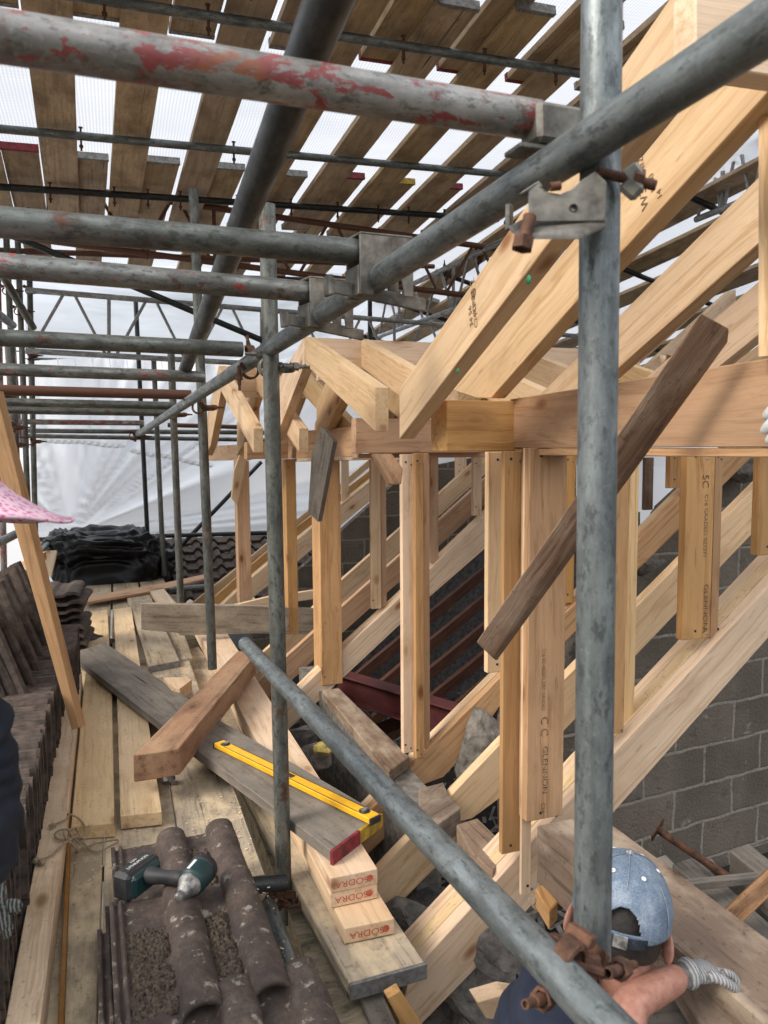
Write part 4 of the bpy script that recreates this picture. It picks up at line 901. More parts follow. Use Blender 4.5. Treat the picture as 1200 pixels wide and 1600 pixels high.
# red joists and steel beam in the dark of the middle dormer
for i in range(7):
    y0 = 905 + i * 44; Yj = 5.6 - i * .06
    pts = [(520, y0 + 135), (672, y0 + 8), (800, y0 - 97), (800, y0 - 80), (672, y0 + 27), (520, y0 + 155)]
    timber('red_joist', ordn[i] + ' red-brown joist down in the dark beyond the middle corner post', 'joist', YF(pts, Yj, .05), 'redw', 'red-brown joists in the dark')
ib = thing('steel_beam', 'dark red steel beam lying behind the middle corner post', 'steel beam', W(640, 1090, d=4.2))
i0, i1 = W(528, 1050, d=4.75), W(735, 1112, d=4.1); idr = (i1 - i0).normalized(); sd = idr.cross(V((0, 0, 1))).normalized()
beam('top_flange', i0, i1, .11, .01, 'steelred', ib); beam('web', i0 - V((0, 0, .075)), i1 - V((0, 0, .075)), .008, .138, 'steelred', ib); beam('bottom_flange', i0 - V((0, 0, .15)), i1 - V((0, 0, .15)), .11, .01, 'steelred', ib)
for i, (a, b) in enumerate((((560, 1110), (640, 1215)), ((600, 1095), (680, 1180)), ((570, 1150), (640, 1120)))):
    tag(beam('old_joist', W(*a, d=4.9), W(*b, d=4.6), .05, .08, 'redw'), ordn[i] + ' dark joist below the red steel beam', 'joist')
# attic debris
bm = bmesh.new()
for i in range(1400):
    p = V((random.uniform(1.1, 5.), random.uniform(2., 7.), random.uniform(-1.19, -1.1))); a_ = random.uniform(0, 6.3); l, w_ = random.uniform(.03, .2), random.uniform(.004, .03)
    dx_ = V((math.cos(a_) * l, math.sin(a_) * l, random.uniform(-.03, .06))); dy_ = V((-math.sin(a_) * w_, math.cos(a_) * w_, 0))
    bm.faces.new([bm.verts.new(q) for q in (p, p + dx_, p + dx_ + dy_, p + dy_)])
tag(from_bm('attic_debris', bm, 'conc'), 'splinters and plaster scraps scattered on the dark attic floor', 'debris', kind='stuff')

# ================================================================== deck
def zboard(name, label, pts, Z, t, mat, hoops=(), cat='scaffold board', group=None, n=None, bev=.003):
    f = ZF(pts, Z, t)[0]
    root = thing(name, label, cat, sum(f, V()) / len(f), group)
    prism('plank', f, V((0, 0, -t)), mat, root, bev)
    for i, j, hm in hoops:
        a, b = f[i], f[j]; e = (b - a).normalized(); k = 1 if (sum(f, V()) / len(f) - a).cross(e).z > 0 else -1
        inn = V((0, 0, 1)).cross(e) * k; inn = inn if inn.dot(sum(f, V()) / len(f) - a) > 0 else -inn
        q = [a - inn * .002 - e * .002, b - inn * .002 + e * .002, b + inn * .009 + e * .002, a + inn * .009 - e * .002]
        prism('hoop_iron', [p + V((0, 0, .0022)) for p in q], V((0, 0, -t - .0044)), hm, root, .0008)
    return root
def dboard(x0, x1, y0, y1, z, mat, label, hoop=None, name='deck_board', t=.038):
    pts = [(x0, y0, z), (x1, y0, z), (x1, y1, z), (x0, y1, z)]
    root = thing(name, label, 'scaffold board', V(((x0 + x1) / 2, (y0 + y1) / 2, z)), 'boards of the scaffold deck')
    prism('plank', pts, V((0, 0, -t)), mat, root, .003, long=V((0, 1, 0)))
    if hoop: 
        for yy in (y0, y1 - .02): prism('hoop_iron', [(x0 - .002, yy - .002, z + .002), (x1 + .002, yy - .002, z + .002), (x1 + .002, yy + .022, z + .002), (x0 - .002, yy + .022, z + .002)], V((0, 0, -t - .004)), hoop, root, .0008, long=V((1, 0, 0)))
    return root
dboard(.152, .376, 2.13, 4.6, .0, 'dusty', 'sawdust-covered deck board ending beside the tile pack, nearest the eave', 'hoop')
dboard(-.077, .147, 1.2, 4.6, -.004, 'dusty', 'dusty deck board running under the roof tiles and the sawn boards')
dboard(-.31, -.083, .9, 4.6, .0, 'dusty', 'pale dusty deck board left of the tile pack, under the rope')
dboard(-.545, -.316, .9, 4.6, -.003, 'board', 'deck board under the long row of tiles')
dboard(-.78, -.55, .9, 4.6, .0, 'board', 'outermost deck board at the far left under the person in the hat')
dboard(-.78, -.55, 4.62, 8.2, .0, 'board', 'far outer deck board under the flat tile stack')
for i, (x0, x1) in enumerate(((-.545, -.32), (-.315, -.09), (-.084, .14), (.146, .372))):
    dboard(x0 + .01 * i, x1 + .01 * i, 4.63, 8.1, .0, 'board', ordn[i] + ' far deck board from the left, running up to the black bag')
zboard('deck_board', 'short far deck board ending left of the foot of the second row upright', [(233, 1042), (281, 1033), (231, 921), (196, 926)], .035, .038, 'board', ((0, 1, 'hoop'),))
zboard('deck_board', 'grey board stub beside the small pale offcut', [(228, 1062), (280, 1052), (300, 1090), (255, 1105)], .03, .035, 'board')
zboard('sawn_board', 'short pale board near the far end of the deck', [(232, 920), (254, 917), (277, 944), (250, 946)], .06, .035, 'deal', cat='timber board')
# underside carriers of the deck
for i, y in enumerate((2.45, 3.9, 5.4, 7.0)): tag(tube('deck_tube', V((-1., y, -.066)), V((.37, y, -.066)), 'galvb'), ordn[i] + ' cross tube carrying the deck boards, mostly hidden', 'scaffold tube', 'tubes under the deck')
# fresh sawn boards on the deck
SB = 'fresh sawn boards laid on the deck'
def sawn(label, pts, Z, t, mat='deal', group=SB): return timber('sawn_board', label, 'timber board', ZF(pts, Z, t), mat, group, None, .002)
sawn('left of the two fresh sawn boards laid side by side on the deck', [(111, 1291), (179, 1286), (175, 1085), (168, 952), (141, 956), (133, 1054)], .05, .047)
sawn('right of the two fresh sawn boards, its end beside the drill', [(188, 1275), (253, 1268), (233, 1135), (219, 1038), (205, 948), (178, 952), (183, 1090)], .05, .047)
sawn('long squared timber along the left side of the deck under the rope', [(-2, 1650), (56, 1650), (106, 1260), (128, 1050), (106, 1052), (72, 1255)], .10, .09)
timber('deck_batten', 'thin pale batten lying across the far boards before the black bag', 'timber batten', ZF([(133, 941), (133, 932), (250, 912), (320, 897), (320, 904), (250, 921)], .06, .02), 'tan')
timber('deck_batten', 'dark thin batten in the gap beside the long squared timber', 'timber batten', ZF([(88, 1650), (98, 1650), (112, 1260), (107, 1260)], .03, .03), 'old')
sawn('small pale offcut right of the diagonal grey board', [(255, 1058), (293, 1058), (300, 1062), (281, 1076), (268, 1073)], .13, .06, 'pale')
# cross timber standing on edge
tt = YF([(220, 943), (400, 947), (520, 953), (520, 992), (400, 990), (281, 993), (279, 989), (221, 984)], 4.75, .047)
timber('cross_timber', 'grey old timber standing on edge across the deck behind the uprights', 'timber', tt, 'board')
# diagonal grey board with the level on it
zboard('grey_board', 'silvered grey scaffold board lying diagonally under the yellow level, red and yellow end', [(108, 1020), (150, 1009), (152, 1005), (166, 1005), (347, 1127), (597, 1273), (562, 1299), (520, 1331), (400, 1240), (310, 1175)], .11, .038, 'greyb', ((6, 5, 'hoopyel'), (7, 6, 'hoopred')), 'scaffold board')
prism_ = W(560, 1305, Z=.2)
f = ZF([(207, 1180), (370, 1018), (384, 1016), (399, 1024), (281, 1168), (262, 1172)], .20, .10)
timber('timber_block', 'rough reddish-brown timber block lying across the diagonal grey board', 'timber block', f, 'old', None, None, .004)
# spirit level
lv = thing('spirit_level', 'yellow spirit level lying on the diagonal grey board', 'spirit level', W(460, 1218, Z=.12))
l0, l1 = W(342, 1158, Z=.136), W(585, 1275, Z=.136); ld = (l1 - l0).normalized(); lu = V((0, 0, 1)); lw = lu.cross(ld)
beam('body', l0 - lu * .010, l1 - lu * .010, .044, .019, 'yellow', lv, bev=.002)
beam('groove', l0 + ld * .06 + lu * .0006 + lw * .018, l1 - ld * .06 + lu * .0006 + lw * .018, .002, .001, 'black', lv, bev=0); beam('groove', l0 + ld * .06 + lu * .0006 - lw * .018, l1 - ld * .06 + lu * .0006 - lw * .018, .002, .001, 'black', lv, bev=0)
beam('end_cap', l0 - ld * .007 - lu * .012, l0 + ld * .0005 - lu * .012, .047, .022, 'black', lv); beam('end_cap', l1 - ld * .0005 - lu * .012, l1 + ld * .007 - lu * .012, .047, .022, 'black', lv)
for q in (l1 - ld * .045, l0 + ld * .045):
    m = frame(q + lu * .0005, ld, lu); vial = lathe('vial', [(0, 0), (.018, 0), (.018, .0015), (0, .0015)], 'black', lv, m, 24)
    tube('bubble_tube', q - lw * .014 + lu * .004, q + lw * .014 + lu * .004, 'alu', lv, r=.006, seg=12)
beam('vial_window', l0.lerp(l1, .5) - ld * .03 + lu * .0008, l0.lerp(l1, .5) + ld * .03 + lu * .0008, .02, .0016, 'black', lv, bev=0)
# stack of sawn timber with stamped ends, on a scaffold board
def stamped(label, pts, Z, t=.045):
    f = ZF(pts, Z, t)[0]; root = thing('stamped_timber', label, 'timber', sum(f, V()) / len(f), 'stacked timber with red stamped ends')
    prism('timber_body', f, V((0, 0, -t)), 'pale', root, .002)
    a, b = f[0], f[1]; mid = (a + b) / 2 - V((0, 0, t / 2)); e = (b - a).normalized(); out = e.cross(V((0, 0, 1)))
    m_ = .0022
    text('end_stamp', 'S\u00d6DRA', mid + out * m_ - e * .008, -e, V((0, 0, -1)), .026, 'redink', root, 1.15)
    ring = mid + out * m_ + e * .046
    mm = frame(ring, e, out); lathe('stamp_ring', [(.0075, 0), (.010, 0), (.010, .0006), (.0075, .0006)], 'redink', root, mm, 20, False)
    text('end_stamp', 'C 24', mid + out * m_ + V((0, 0, .016)) + e * .012, -e, V((0, 0, -1)), .009, 'redink', root)
    return root
stamped('top timber of the red-stamped pair, under the end of the grey board', [(516, 1372), (590, 1357), (330, 950), (291, 952)], .068)
stamped('second timber directly below the top red-stamped timber', [(515.5, 1396), (589.5, 1380), (331, 958), (292, 960)], .021)
stamped('lowest red-stamped timber reaching farthest towards the viewer', [(538, 1451), (616, 1435), (335, 965), (296, 967)], -.026)
stamped_b = zboard('scaffold_board', 'dusty scaffold board with perforated end band below the stamped timbers', [(548, 1540), (666, 1507), (545, 1330), (310, 1010), (272, 1022), (470, 1400)], -.075, .038, 'dusty', ((0, 1, 'hoop'),))
zboard('scaffold_board', 'grey board edge below the stamped timber stack on its left', [(528, 1500), (541, 1524), (300, 1080), (284, 1052)], -.08, .06, 'greyb')
for i in range(9):
    c = W(555 + i * 12.2, 1543.5 - i * 3.5, Z=-.087); 
    e = (W(666, 1507, Z=-.075) - W(548, 1540, Z=-.075)).normalized(); o_ = e.cross(V((0, 0, 1)))
    for dz in (-.004, -.018): 
        beam('slot', c - o_ * .004 + V((0, 0, dz)) - e * .0055, c - o_ * .004 + V((0, 0, dz)) + e * .0055, .003, .0035, 'black', stamped_b, bev=0)
timber('offcut', 'small sawn offcut beside the navy shirt at the bottom', 'timber offcut', YF([(746, 1566), (790, 1553), (840, 1560), (840, 1600), (760, 1592)], 1.6, .05), 'pale')
timber('offcut', 'narrow orange offcut leaning below the perforated board end', 'timber offcut', YF([(605, 1560), (625, 1548), (665, 1610), (640, 1625)], 1.62, .03), 'tan')
# old outer wall under the eave
xo = W(455, 1500, Z=-.3).x
o = prism('outer_wall', [(xo, .8, -3.1), (xo, 7.6, -3.1), (xo, 7.6, -.16), (xo, .8, -.16)], V((.1, 0, 0)), 'render', None, 0, long=V((0, 1, 0))); tag(o, 'streaked brown outer wall below the eave beside the scaffold', 'wall')
o = prism('gutter_board', [W(455, 1290, Z=-.14), W(470, 1288, Z=-.14), W(640, 1640, Z=-.14), W(600, 1650, Z=-.14)], V((0, 0, -.14)), 'greyb', None, .003); tag(o, 'old gutter board along the top of the streaked outer wall', 'board')
rock('rubble_stone', 'crumpled silver wrapper beside the foot of the brown timber block', W(262, 1218, Z=.02), (.03, .025, .02), 'hoop', 77)

bm = bmesh.new()
for i in range(9000):
    y = 1.3 + 3.6 * random.random() ** 1.3; x = random.uniform(-.3, .37); s_ = random.choice((.001, .0014, .0018, .003)) * random.uniform(.6, 1.6); a_ = random.uniform(0, 6.3)
    if noise.noise(V((x * 5, y * 2.5, 4.))) < -.12: continue
    p = V((x, y, .002 + random.uniform(0, .0015))); dx_ = V((math.cos(a_) * s_ * 2.2, math.sin(a_) * s_ * 2.2, random.uniform(0, s_ * .6))); dy_ = V((-math.sin(a_) * s_, math.cos(a_) * s_, random.uniform(0, s_ * .4)))
    bm.faces.new([bm.verts.new(q) for q in (p, p + dx_, p + dx_ + dy_, p + dy_)])
tag(from_bm('sawdust', bm, 'deal'), 'sawdust and wood chips scattered over the deck boards', 'sawdust', kind='stuff')
# ------------------------------------------------------------------ roof tiles
TW, TL = .350, .42
def prof(u):
    h = 0.
    for c, r in ((.166, .042), (.306, .042)):
        x = abs(u - c)
        if x < r: h = max(h, math.sqrt(r * r - x * x) * .86)
    if u < .012 or .02 < u < .03: h = max(h, .012)
    return h
def tile_mesh(nu=110, nv=60, th=.013, rough=.0022, collar=True, amp=1.):
    bm = bmesh.new(); top, bot = [], []
    for j in range(nv + 1):
        v = TL * j / nv - (.004 * noise.noise(V((j, 1, 1))) if j in (0, nv) else 0); r1, r2 = [], []
        for i in range(nu + 1):
            u = TW * i / nu; h = prof(u) * amp
            if collar and v > TL - .10: h += (.011 if h > .013 else .007)
            h += rough * noise.fractal(V((u * 40, v * 40, 1)), .8, 2, 3)
            r1.append(bm.verts.new((u, v, h + th))); r2.append(bm.verts.new((u, v, max(0, prof(u) * amp - .002))))
        top.append(r1); bot.append(r2)
    for j in range(nv):
        for i in range(nu):
            bm.faces.new((top[j][i], top[j][i + 1], top[j + 1][i + 1], top[j + 1][i])); bm.faces.new((bot[j][i], bot[j + 1][i], bot[j + 1][i + 1], bot[j][i + 1]))
    for i in range(nu):
        bm.faces.new((top[0][i], bot[0][i], bot[0][i + 1], top[0][i + 1])); bm.faces.new((top[nv][i], top[nv][i + 1], bot[nv][i + 1], bot[nv][i]))
    for j in range(nv):
        bm.faces.new((top[j][0], top[j + 1][0], bot[j + 1][0], bot[j][0])); bm.faces.new((top[j][nu], bot[j][nu], bot[j + 1][nu], top[j + 1][nu]))
    bmesh.ops.recalc_face_normals(bm, faces=bm.faces); me = bpy.data.meshes.new('tile'); bm.to_mesh(me); bm.free()
    for p in me.polygons: p.use_smooth = True
    return me
tm_hi = tile_mesh(); tm_lo = tile_mesh(34, 8, .015, .002, False, .45); [setattr(p, 'use_smooth', False) for p in tm_lo.polygons]; tm_hi.materials.append(M['tiletop']); tm_lo.materials.append(M['tile'])
p0 = W(181, 1634, Z=.13); p1 = W(167, 1344, Z=.13); vy = (p1 - p0).normalized(); vx = vy.cross(V((0, 0, 1))).normalized()
def tm(org, x=vx, y=vy):
    z = x.cross(y).normalized(); m = Matrix((x.normalized(), y.normalized(), z)).transposed().to_4x4(); m.translation = org; return m
tilt = Matrix.Rotation(math.radians(1.6), 3, vx)
tag(link('roof_tile', tm_hi, None, None, tm(p0, vx, tilt @ vy)), 'large weathered roof tile with moss in its pans, nearest in the tile pack', 'roof tile')
tag(link('roof_tile', tm_hi, None, None, tm(p0 + vy * .34 + vx * .012 + V((0, 0, -.026)), vx, vy)), 'roof tile under the drill at the back of the tile pack', 'roof tile')
tag(link('roof_tile', tm_hi, None, None, tm(p0 + vy * .03 - vx * .03 + V((0, 0, -.07)))), 'roof tile low in the tile pack, its edge showing at the left', 'roof tile')
tag(link('roof_tile', tm_hi, None, None, tm(p0 + vy * .2 - vx * .01 + V((0, 0, -.115)))), 'bottom roof tile of the tile pack on the deck board', 'roof tile')
tag(link('roof_tile', tm_hi, None, None, tm(p0 - vy * .36 + vx * .07 + V((0, 0, -.02)))), 'roof tile at the bottom edge in front of the mossy one', 'roof tile')
def soil(name, label, org, u0, u1, v0, v1, h, seed, yv_=None):
    yv_ = yv_ or (tilt @ vy if seed < 8 else vy)
    bm = bmesh.new(); nx, ny = 46, 90; g = []
    for j in range(ny + 1):
        row = []
        for i in range(nx + 1):
            u = u0 + (u1 - u0) * i / nx; v = v0 + (v1 - v0) * j / ny; ed = min(i, nx - i, j, ny - j) / 9.
            f = noise.fractal(V((u * 30, v * 30, seed)), .7, 2, 4); f2 = noise.fractal(V((u * 160, v * 160, seed)), .8, 2, 3)
            z = .016 + h * max(-.5, f * .8 + min(1, ed) * .45 - .05) + .005 * f2
            row.append(bm.verts.new(org + vx * u + yv_ * v + V((0, 0, z - .004 * (1 - min(1, ed))))))
        g.append(row)
    for j in range(ny):
        for i in range(nx): bm.faces.new((g[j][i], g[j][i + 1], g[j + 1][i + 1], g[j + 1][i]))
    return tag(from_bm(name, bm, 'soil'), label, 'moss', kind='stuff')
soil('moss_and_soil', 'dark moss and crumbs in the left pan of the near tile', p0, .032, .124, .02, .31, .014, 1.)
soil('moss_and_soil', 'dark moss and crumbs in the right pan of the near tile', p0, .208, .264, .02, .31, .014, 5.)
soil('moss_and_soil', 'dry moss in the pan of the rear tile beside the drill', p0 + vy * .34 + vx * .012 + V((0, 0, -.026)), .208, .264, .1, .36, .01, 9.)
# long row of tiles on edge, leaning ones on top and a flat stack beyond
for i in range(62):
    y = 1.62 + i * .034; org = V((-.25 - random.uniform(0, .02), y, random.uniform(-.012, .010))); lean = math.radians(random.uniform(4, 9))
    yv = V((-1, 0, 0)); xv = V((0, math.sin(lean), math.cos(lean)))
    tag(link('roof_tile', tm_lo, None, None, tm(org, xv, yv)), 'brown roof tile standing on edge in the long row beside the deck', 'roof tile', 'roof tiles standing in the long row')
for i in range(14):
    y = 3.75 + i * .036; org = V((-.205 - random.uniform(0, .015), y, .0)); lean = math.radians(6)
    tag(link('roof_tile', tm_lo, None, None, tm(org, V((0, math.sin(lean), math.cos(lean))), V((-1, 0, 0)))), 'brown roof tile on edge in the short far row beyond the batten', 'roof tile', 'roof tiles in the short far row')
for i, (x, y) in enumerate(((12, 1094), (30, 1090), (47, 1088), (60, 1072), (68, 1050), (75, 1030), (82, 1012), (88, 996))):
    yv = V((-.33 - .03 * (i % 2), .16, .92)).normalized(); xv = V((.62, -.78, 0)); xv = (xv - yv * xv.dot(yv)).normalized(); o_ = W(x, y, Z=.335)
    tag(link('roof_tile', tm_lo, None, None, tm(o_ - xv * TW, xv, yv)), ordn[i] + ' tile from the front leaning on top of the long tile row', 'roof tile', 'leaning roof tiles')
for i in range(9):
    r = Matrix.Rotation(random.uniform(-.12, .12), 3, 'Z')
    tag(link('roof_tile', tm_lo, None, None, tm(V((-.56 + random.uniform(-.02, .02), 4.75, .005 + i * .05)), r @ V((1, 0, 0)), r @ V((0, 1, 0)))), ordn[i] + ' tile from the bottom of the flat stack by the black bag', 'roof tile', 'flat stack of roof tiles')
o = rock('charcoal_block', 'black rough block lying at the far end of the diagonal grey board', W(146, 1003, d=4.9), (.15, .09, .07), 'black_plastic', 5, cat='block'); o.data.materials[0] = M['slate']
tag(beam('leaning_timber', W(-30, 932, d=3.7), W(66, 868, d=4.6), .05, .05, 'tan'), 'upper of the two battens lying over the tiles at the left edge', 'timber batten')
tag(beam('leaning_timber', W(-30, 950, d=3.4), W(52, 884, d=4.3), .04, .05, 'deal'), 'lower of the two battens lying over the tiles at the left edge', 'timber batten')
tag(beam('board_end', W(70, 905, d=6.5), W(80, 862, d=6.8), .1, .03, 'deal'), 'pale board end standing beside the black bag', 'timber board')
rb = thing('tool_box', 'small blue and white packet on top of the flat tile stack', 'packet', W(72, 905, d=5.)); prism('packet_body', [W(62, 903, d=5.), W(78, 900, d=5.1), W(86, 912, d=4.9), (W(68, 914, d=4.9))], V((0, .02, -.03)), plain('blue_print', (.12, .2, .38), (.6, .6, .62), 30., .4), rb); prism('packet_label', [W(66, 903.5, d=4.985), W(72, 902, d=5.01), W(77, 909, d=4.93), W(71, 910.5, d=4.92)], V((0, -.002, .003)), 'white', rb)
# crumpled black sheet
def bag():
    bm = bmesh.new(); bmesh.ops.create_icosphere(bm, subdivisions=6, radius=1.)
    c = W(168, 884, d=7.6)
    for v in bm.verts:
        p = v.co.copy(); s = V((math.copysign(abs(p.x) ** .6, p.x) * .60, math.copysign(abs(p.y) ** .7, p.y) * .5, math.copysign(abs(p.z) ** .62, p.z) * .31))
        f = 0.
        for k, (sc_, am) in enumerate(((1.6, .07), (3.4, .028), (7., .012))):
            q = p * sc_ + V((k * 7.1, 3.3, 1.7)); q = q + noise.noise_vector(q * .7) * .9
            f += am * (1 - 2 * abs(noise.noise(q)) * 1.7)
        if s.z < 0: f *= .6
        s += p.normalized() * f
        if p.z > 0 and p.x < -.4: s.z += .07 * max(0, noise.noise(V((p.x * 4, p.y * 4, 0)))) + .02
        if p.x > .4: s.z -= .08 * (p.x - .4)
        v.co = s
    return tag(from_bm('black_plastic_bag', bm, 'black_plastic', None, Matrix.Translation(c), True), 'heap wrapped in crumpled black plastic sheet at the far end of the deck', 'plastic sheet')
bag()
# rope
def rope(name, label, pts, r=.0032, mat='rope', parent=None, knots=()):
    cu = bpy.data.curves.new(name, 'CURVE'); cu.dimensions = '3D'; sp = cu.splines.new('BEZIER'); sp.bezier_points.add(len(pts) - 1)
    for b, p in zip(sp.bezier_points, pts): b.co = p; b.handle_left_type = b.handle_right_type = 'AUTO'
    cu.bevel_depth = r; cu.bevel_resolution = 3; cu.resolution_u = 10; cu.materials.append(M[mat])
    o = bpy.data.objects.new(name, cu); C.objects.link(o)
    dg = bpy.context.evaluated_depsgraph_get(); me = bpy.data.meshes.new_from_object(o.evaluated_get(dg)); bpy.data.objects.remove(o)
    return link(name, me, None, parent)
rr = thing('rope', 'knotted length of hemp rope lying over the long squared timber', 'rope', W(110, 1310, Z=.11))
RP_ = [(62, 1345, .112), (78, 1338, .108), (96, 1322, .11), (112, 1310, .108), (122, 1300, .07), (108, 1296, .112), (92, 1298, .112), (86, 1306, .11), (98, 1312, .108), (112, 1305, .09), (130, 1318, .02), (150, 1330, .015), (172, 1322, .013), (184, 1313, .013), (170, 1314, .016), (150, 1318, .014), (130, 1326, .013), (112, 1318, .1), (100, 1304, .113), (104, 1296, .112), (114, 1308, .1), (128, 1316, .05), (133, 1300, .055), (128, 1284, .06), (116, 1275, .07), (100, 1282, .112), (82, 1290, .108)]
rope('strand', '', [W(x, y, Z=z) for x, y, z in RP_], parent=rr)
for x, y in ((57, 1345), (64, 1347), (82, 1290)):
    k = rock('knot', None, W(x, y, Z=.112), (.014, .012, .01), 'rope', int(x), sub=3); mw = WM[k.name]; k.parent = rr; k.matrix_parent_inverse = wm(rr).inverted(); del k['category']

# ------------------------------------------------------------------ cordless drill driver
def drill():
    root = thing('impact_driver', 'teal and black cordless impact driver lying on the roof tile', 'power tool', W(250, 1375, d=1.9))
    f = lambda x, y, dd: W(x, y, d=dd)
    zt = .185
    # battery: bevelled block on the left
    c = W(214, 1369, Z=.193); ex = (W(246, 1336, Z=.19) - W(196, 1372, Z=.19)).normalized(); ez = V((0, 0, 1)); ey = ez.cross(ex).normalized()
    def blk(name, o, a, b, h, mat, bev=.006, tz=0.):
        pts = [o + ex * sa * a / 2 + ey * sb * b / 2 - ez * h / 2 for sa, sb in ((-1, -1), (1, -1), (1, 1), (-1, 1))]
        ob = prism(name, pts, ez * h, mat, root, bev, long=ex); return ob
    blk('battery', c, .118, .056, .07, 'black', .009)
    blk('battery_top', c - ey * .029, .1, .02, .058, 'teal', .008)
    blk('battery_rib', c + ez * .034, .1, .03, .006, 'black', .002)
    q = c - ex * .0545 - ez * .002 - ey * .004; blk('battery_panel', q, .002, .02, .024, 'white', .0006)
    text('lettering', 'LITHIUM-ION', c + ez * .0375 - ey * .004, ex, ey, .012, 'white', root); text('lettering', '5.0Ah', c + ez * .0375 + ey * .01, ex, ey, .009, 'white', root)
    # grip and motor body
    g0, g1 = c - ey * .03 + ez * .01, W(292, 1374, Z=.225)
    bm_pts = [g0, g0.lerp(g1, .35), g0.lerp(g1, .7), g1]; skin('grip', bm_pts, [.027, .0185, .018, .024], 'black', root)
    b0, b1 = W(322, 1352, Z=.225), W(281, 1400, Z=.22); m = frame(b0, (b1 - b0)); rot = Matrix(m); 
    ax = (b1 - b0).normalized(); q = V((0, 0, 1)).rotation_difference(ax).to_matrix().to_4x4(); q.translation = b0
    L = (b1 - b0).length; s = L / .125
    lathe('motor_housing', [(0, -.002), (.024, 0), (.033, .006), (.0355, .02), (.0355, .066 * s), (.032, .078 * s), (0, .079 * s)], 'teal', root, q)
    lathe('rear_cap', [(0, -.006), (.022, -.004), (.034, .004), (.0365, .018), (.0362, .028), (.032, .03)], 'black', root, q)
    lathe('hammer_case', [(.029, .076 * s), (.0295, .082 * s), (.026, .087 * s), (.0245, .092 * s), (.0205, .101 * s), (.0185, .103 * s), (.0145, .113 * s), (.011, .118 * s), (0, .12 * s)], 'alu', root, q)
    lathe('anvil', [(.0085, .118 * s), (.0105, .12 * s), (.0105, .134 * s), (.007, .137 * s), (0, .137 * s)], 'alu', root, q)
    t0 = g1 + (b1 - g1) * .35 - ez * .012; skin('trigger', [t0, t0 + (b1 - b0).normalized() * .02 + (g0 - g1).normalized() * .012], [.008, .007], 'teal', root)
    lamp = b1 + (g0 - g1).normalized() * .02; beam('logo_stripe', b0.lerp(b1, .2) + V((-.012, -.004, .0345)), b0.lerp(b1, .5) + V((-.012, -.004, .0345)), .008, .001, 'white', root)

# ------------------------------------------------------------------ skinned forms
def skin(name, pts, rad, mat, parent=None, edges=None, sub=2, flat=None):
    me = bpy.data.meshes.new(name); o0 = V(pts[0]); edges = edges or [(i, i + 1) for i in range(len(pts) - 1)]
    me.from_pydata([V(p) - o0 for p in pts], edges, [])
    o = link(name, me, None, parent, Matrix.Translation(o0))
    m = o.modifiers.new('s', 'SKIN'); m.use_smooth_shade = True; sk = me.skin_vertices[0] if me.skin_vertices else None
    if sk is None:
        bpy.context.view_layer.objects.active = o; bm = bmesh.new(); bm.from_mesh(me); bm.verts.layers.skin.verify(); bm.to_mesh(me); bm.free(); sk = me.skin_vertices[0]
    for i, r in enumerate(rad):
        rr = r if isinstance(r, tuple) else (r, r); sk.data[i].radius = rr; sk.data[i].use_root = (i == 0)
    s = o.modifiers.new('u', 'SUBSURF'); s.levels = s.render_levels = sub
    me.materials.append(M[mat]) if isinstance(mat, str) else me.materials.append(mat)
    dg = bpy.context.evaluated_depsgraph_get(); ev = bpy.data.meshes.new_from_object(o.evaluated_get(dg)); o.modifiers.clear(); o.data = ev
    if not ev.materials: ev.materials.append(M[mat])
    for p in ev.polygons: p.use_smooth = True
    if name in ('jacket', 'trousers', 'shirt'):
        for v in ev.vertices:
            q = (v.co + o0) * 9.; q = q + noise.noise_vector(q * .6) * 1.2
            v.co += v.normal * (.014 * (abs(noise.noise(V((q.x, q.y, q.z * 1.8)))) * 2 - .5) + .004 * noise.noise(q * 3.))
    return o
drill()

def hand(name, wrist, dirv, palm_n, size, mat, parent, curl=.5, thumb_side=1., bend=1.):
    """a gloved hand: palm slab plus four fingers of unequal length and a thumb from the side of the palm"""
    dirv = dirv.normalized(); n = (palm_n - dirv * palm_n.dot(dirv)).normalized(); s = dirv.cross(n).normalized() * thumb_side; k = size / .19
    root_r = .03 * k
    palm_c = wrist + dirv * .045 * k
    o = skin(name, [wrist - dirv * .02 * k, wrist + dirv * .012 * k, palm_c, wrist + dirv * .085 * k], [(.027 * k, .024 * k), (.029 * k, .024 * k), (.042 * k, .02 * k), (.04 * k, .017 * k)], mat, parent)
    lens = [.068, .078, .073, .056]; offs = [.032, .011, -.011, -.031]
    for i in range(4):
        b = wrist + dirv * (.075 * k) + s * offs[i] * k; a = 0.; pts = [b]; L = lens[i] * k; p = b
        for seg_, cu in ((.42, .5), (.33, 1.), (.25, .9)):
            a += curl * cu * bend * (1 + .12 * i); p = p + (dirv * math.cos(a) + n * math.sin(a)) * L * seg_; pts.append(p)
        skin('finger', pts, [.0105 * k, .0105 * k, .0095 * k, .0078 * k], mat, o)
    t0 = wrist + dirv * .028 * k + s * .03 * k; t1 = t0 + (dirv * .65 + s * .6 + n * .3).normalized() * .035 * k; t2 = t1 + (dirv * .85 + s * .05 + n * .5).normalized() * .03 * k; t3 = t2 + (dirv * .8 - s * .2 + n * .6).normalized() * .024 * k
    skin('thumb', [t0, t1, t2, t3], [.014 * k, .0125 * k, .011 * k, .009 * k], mat, o)
    return o

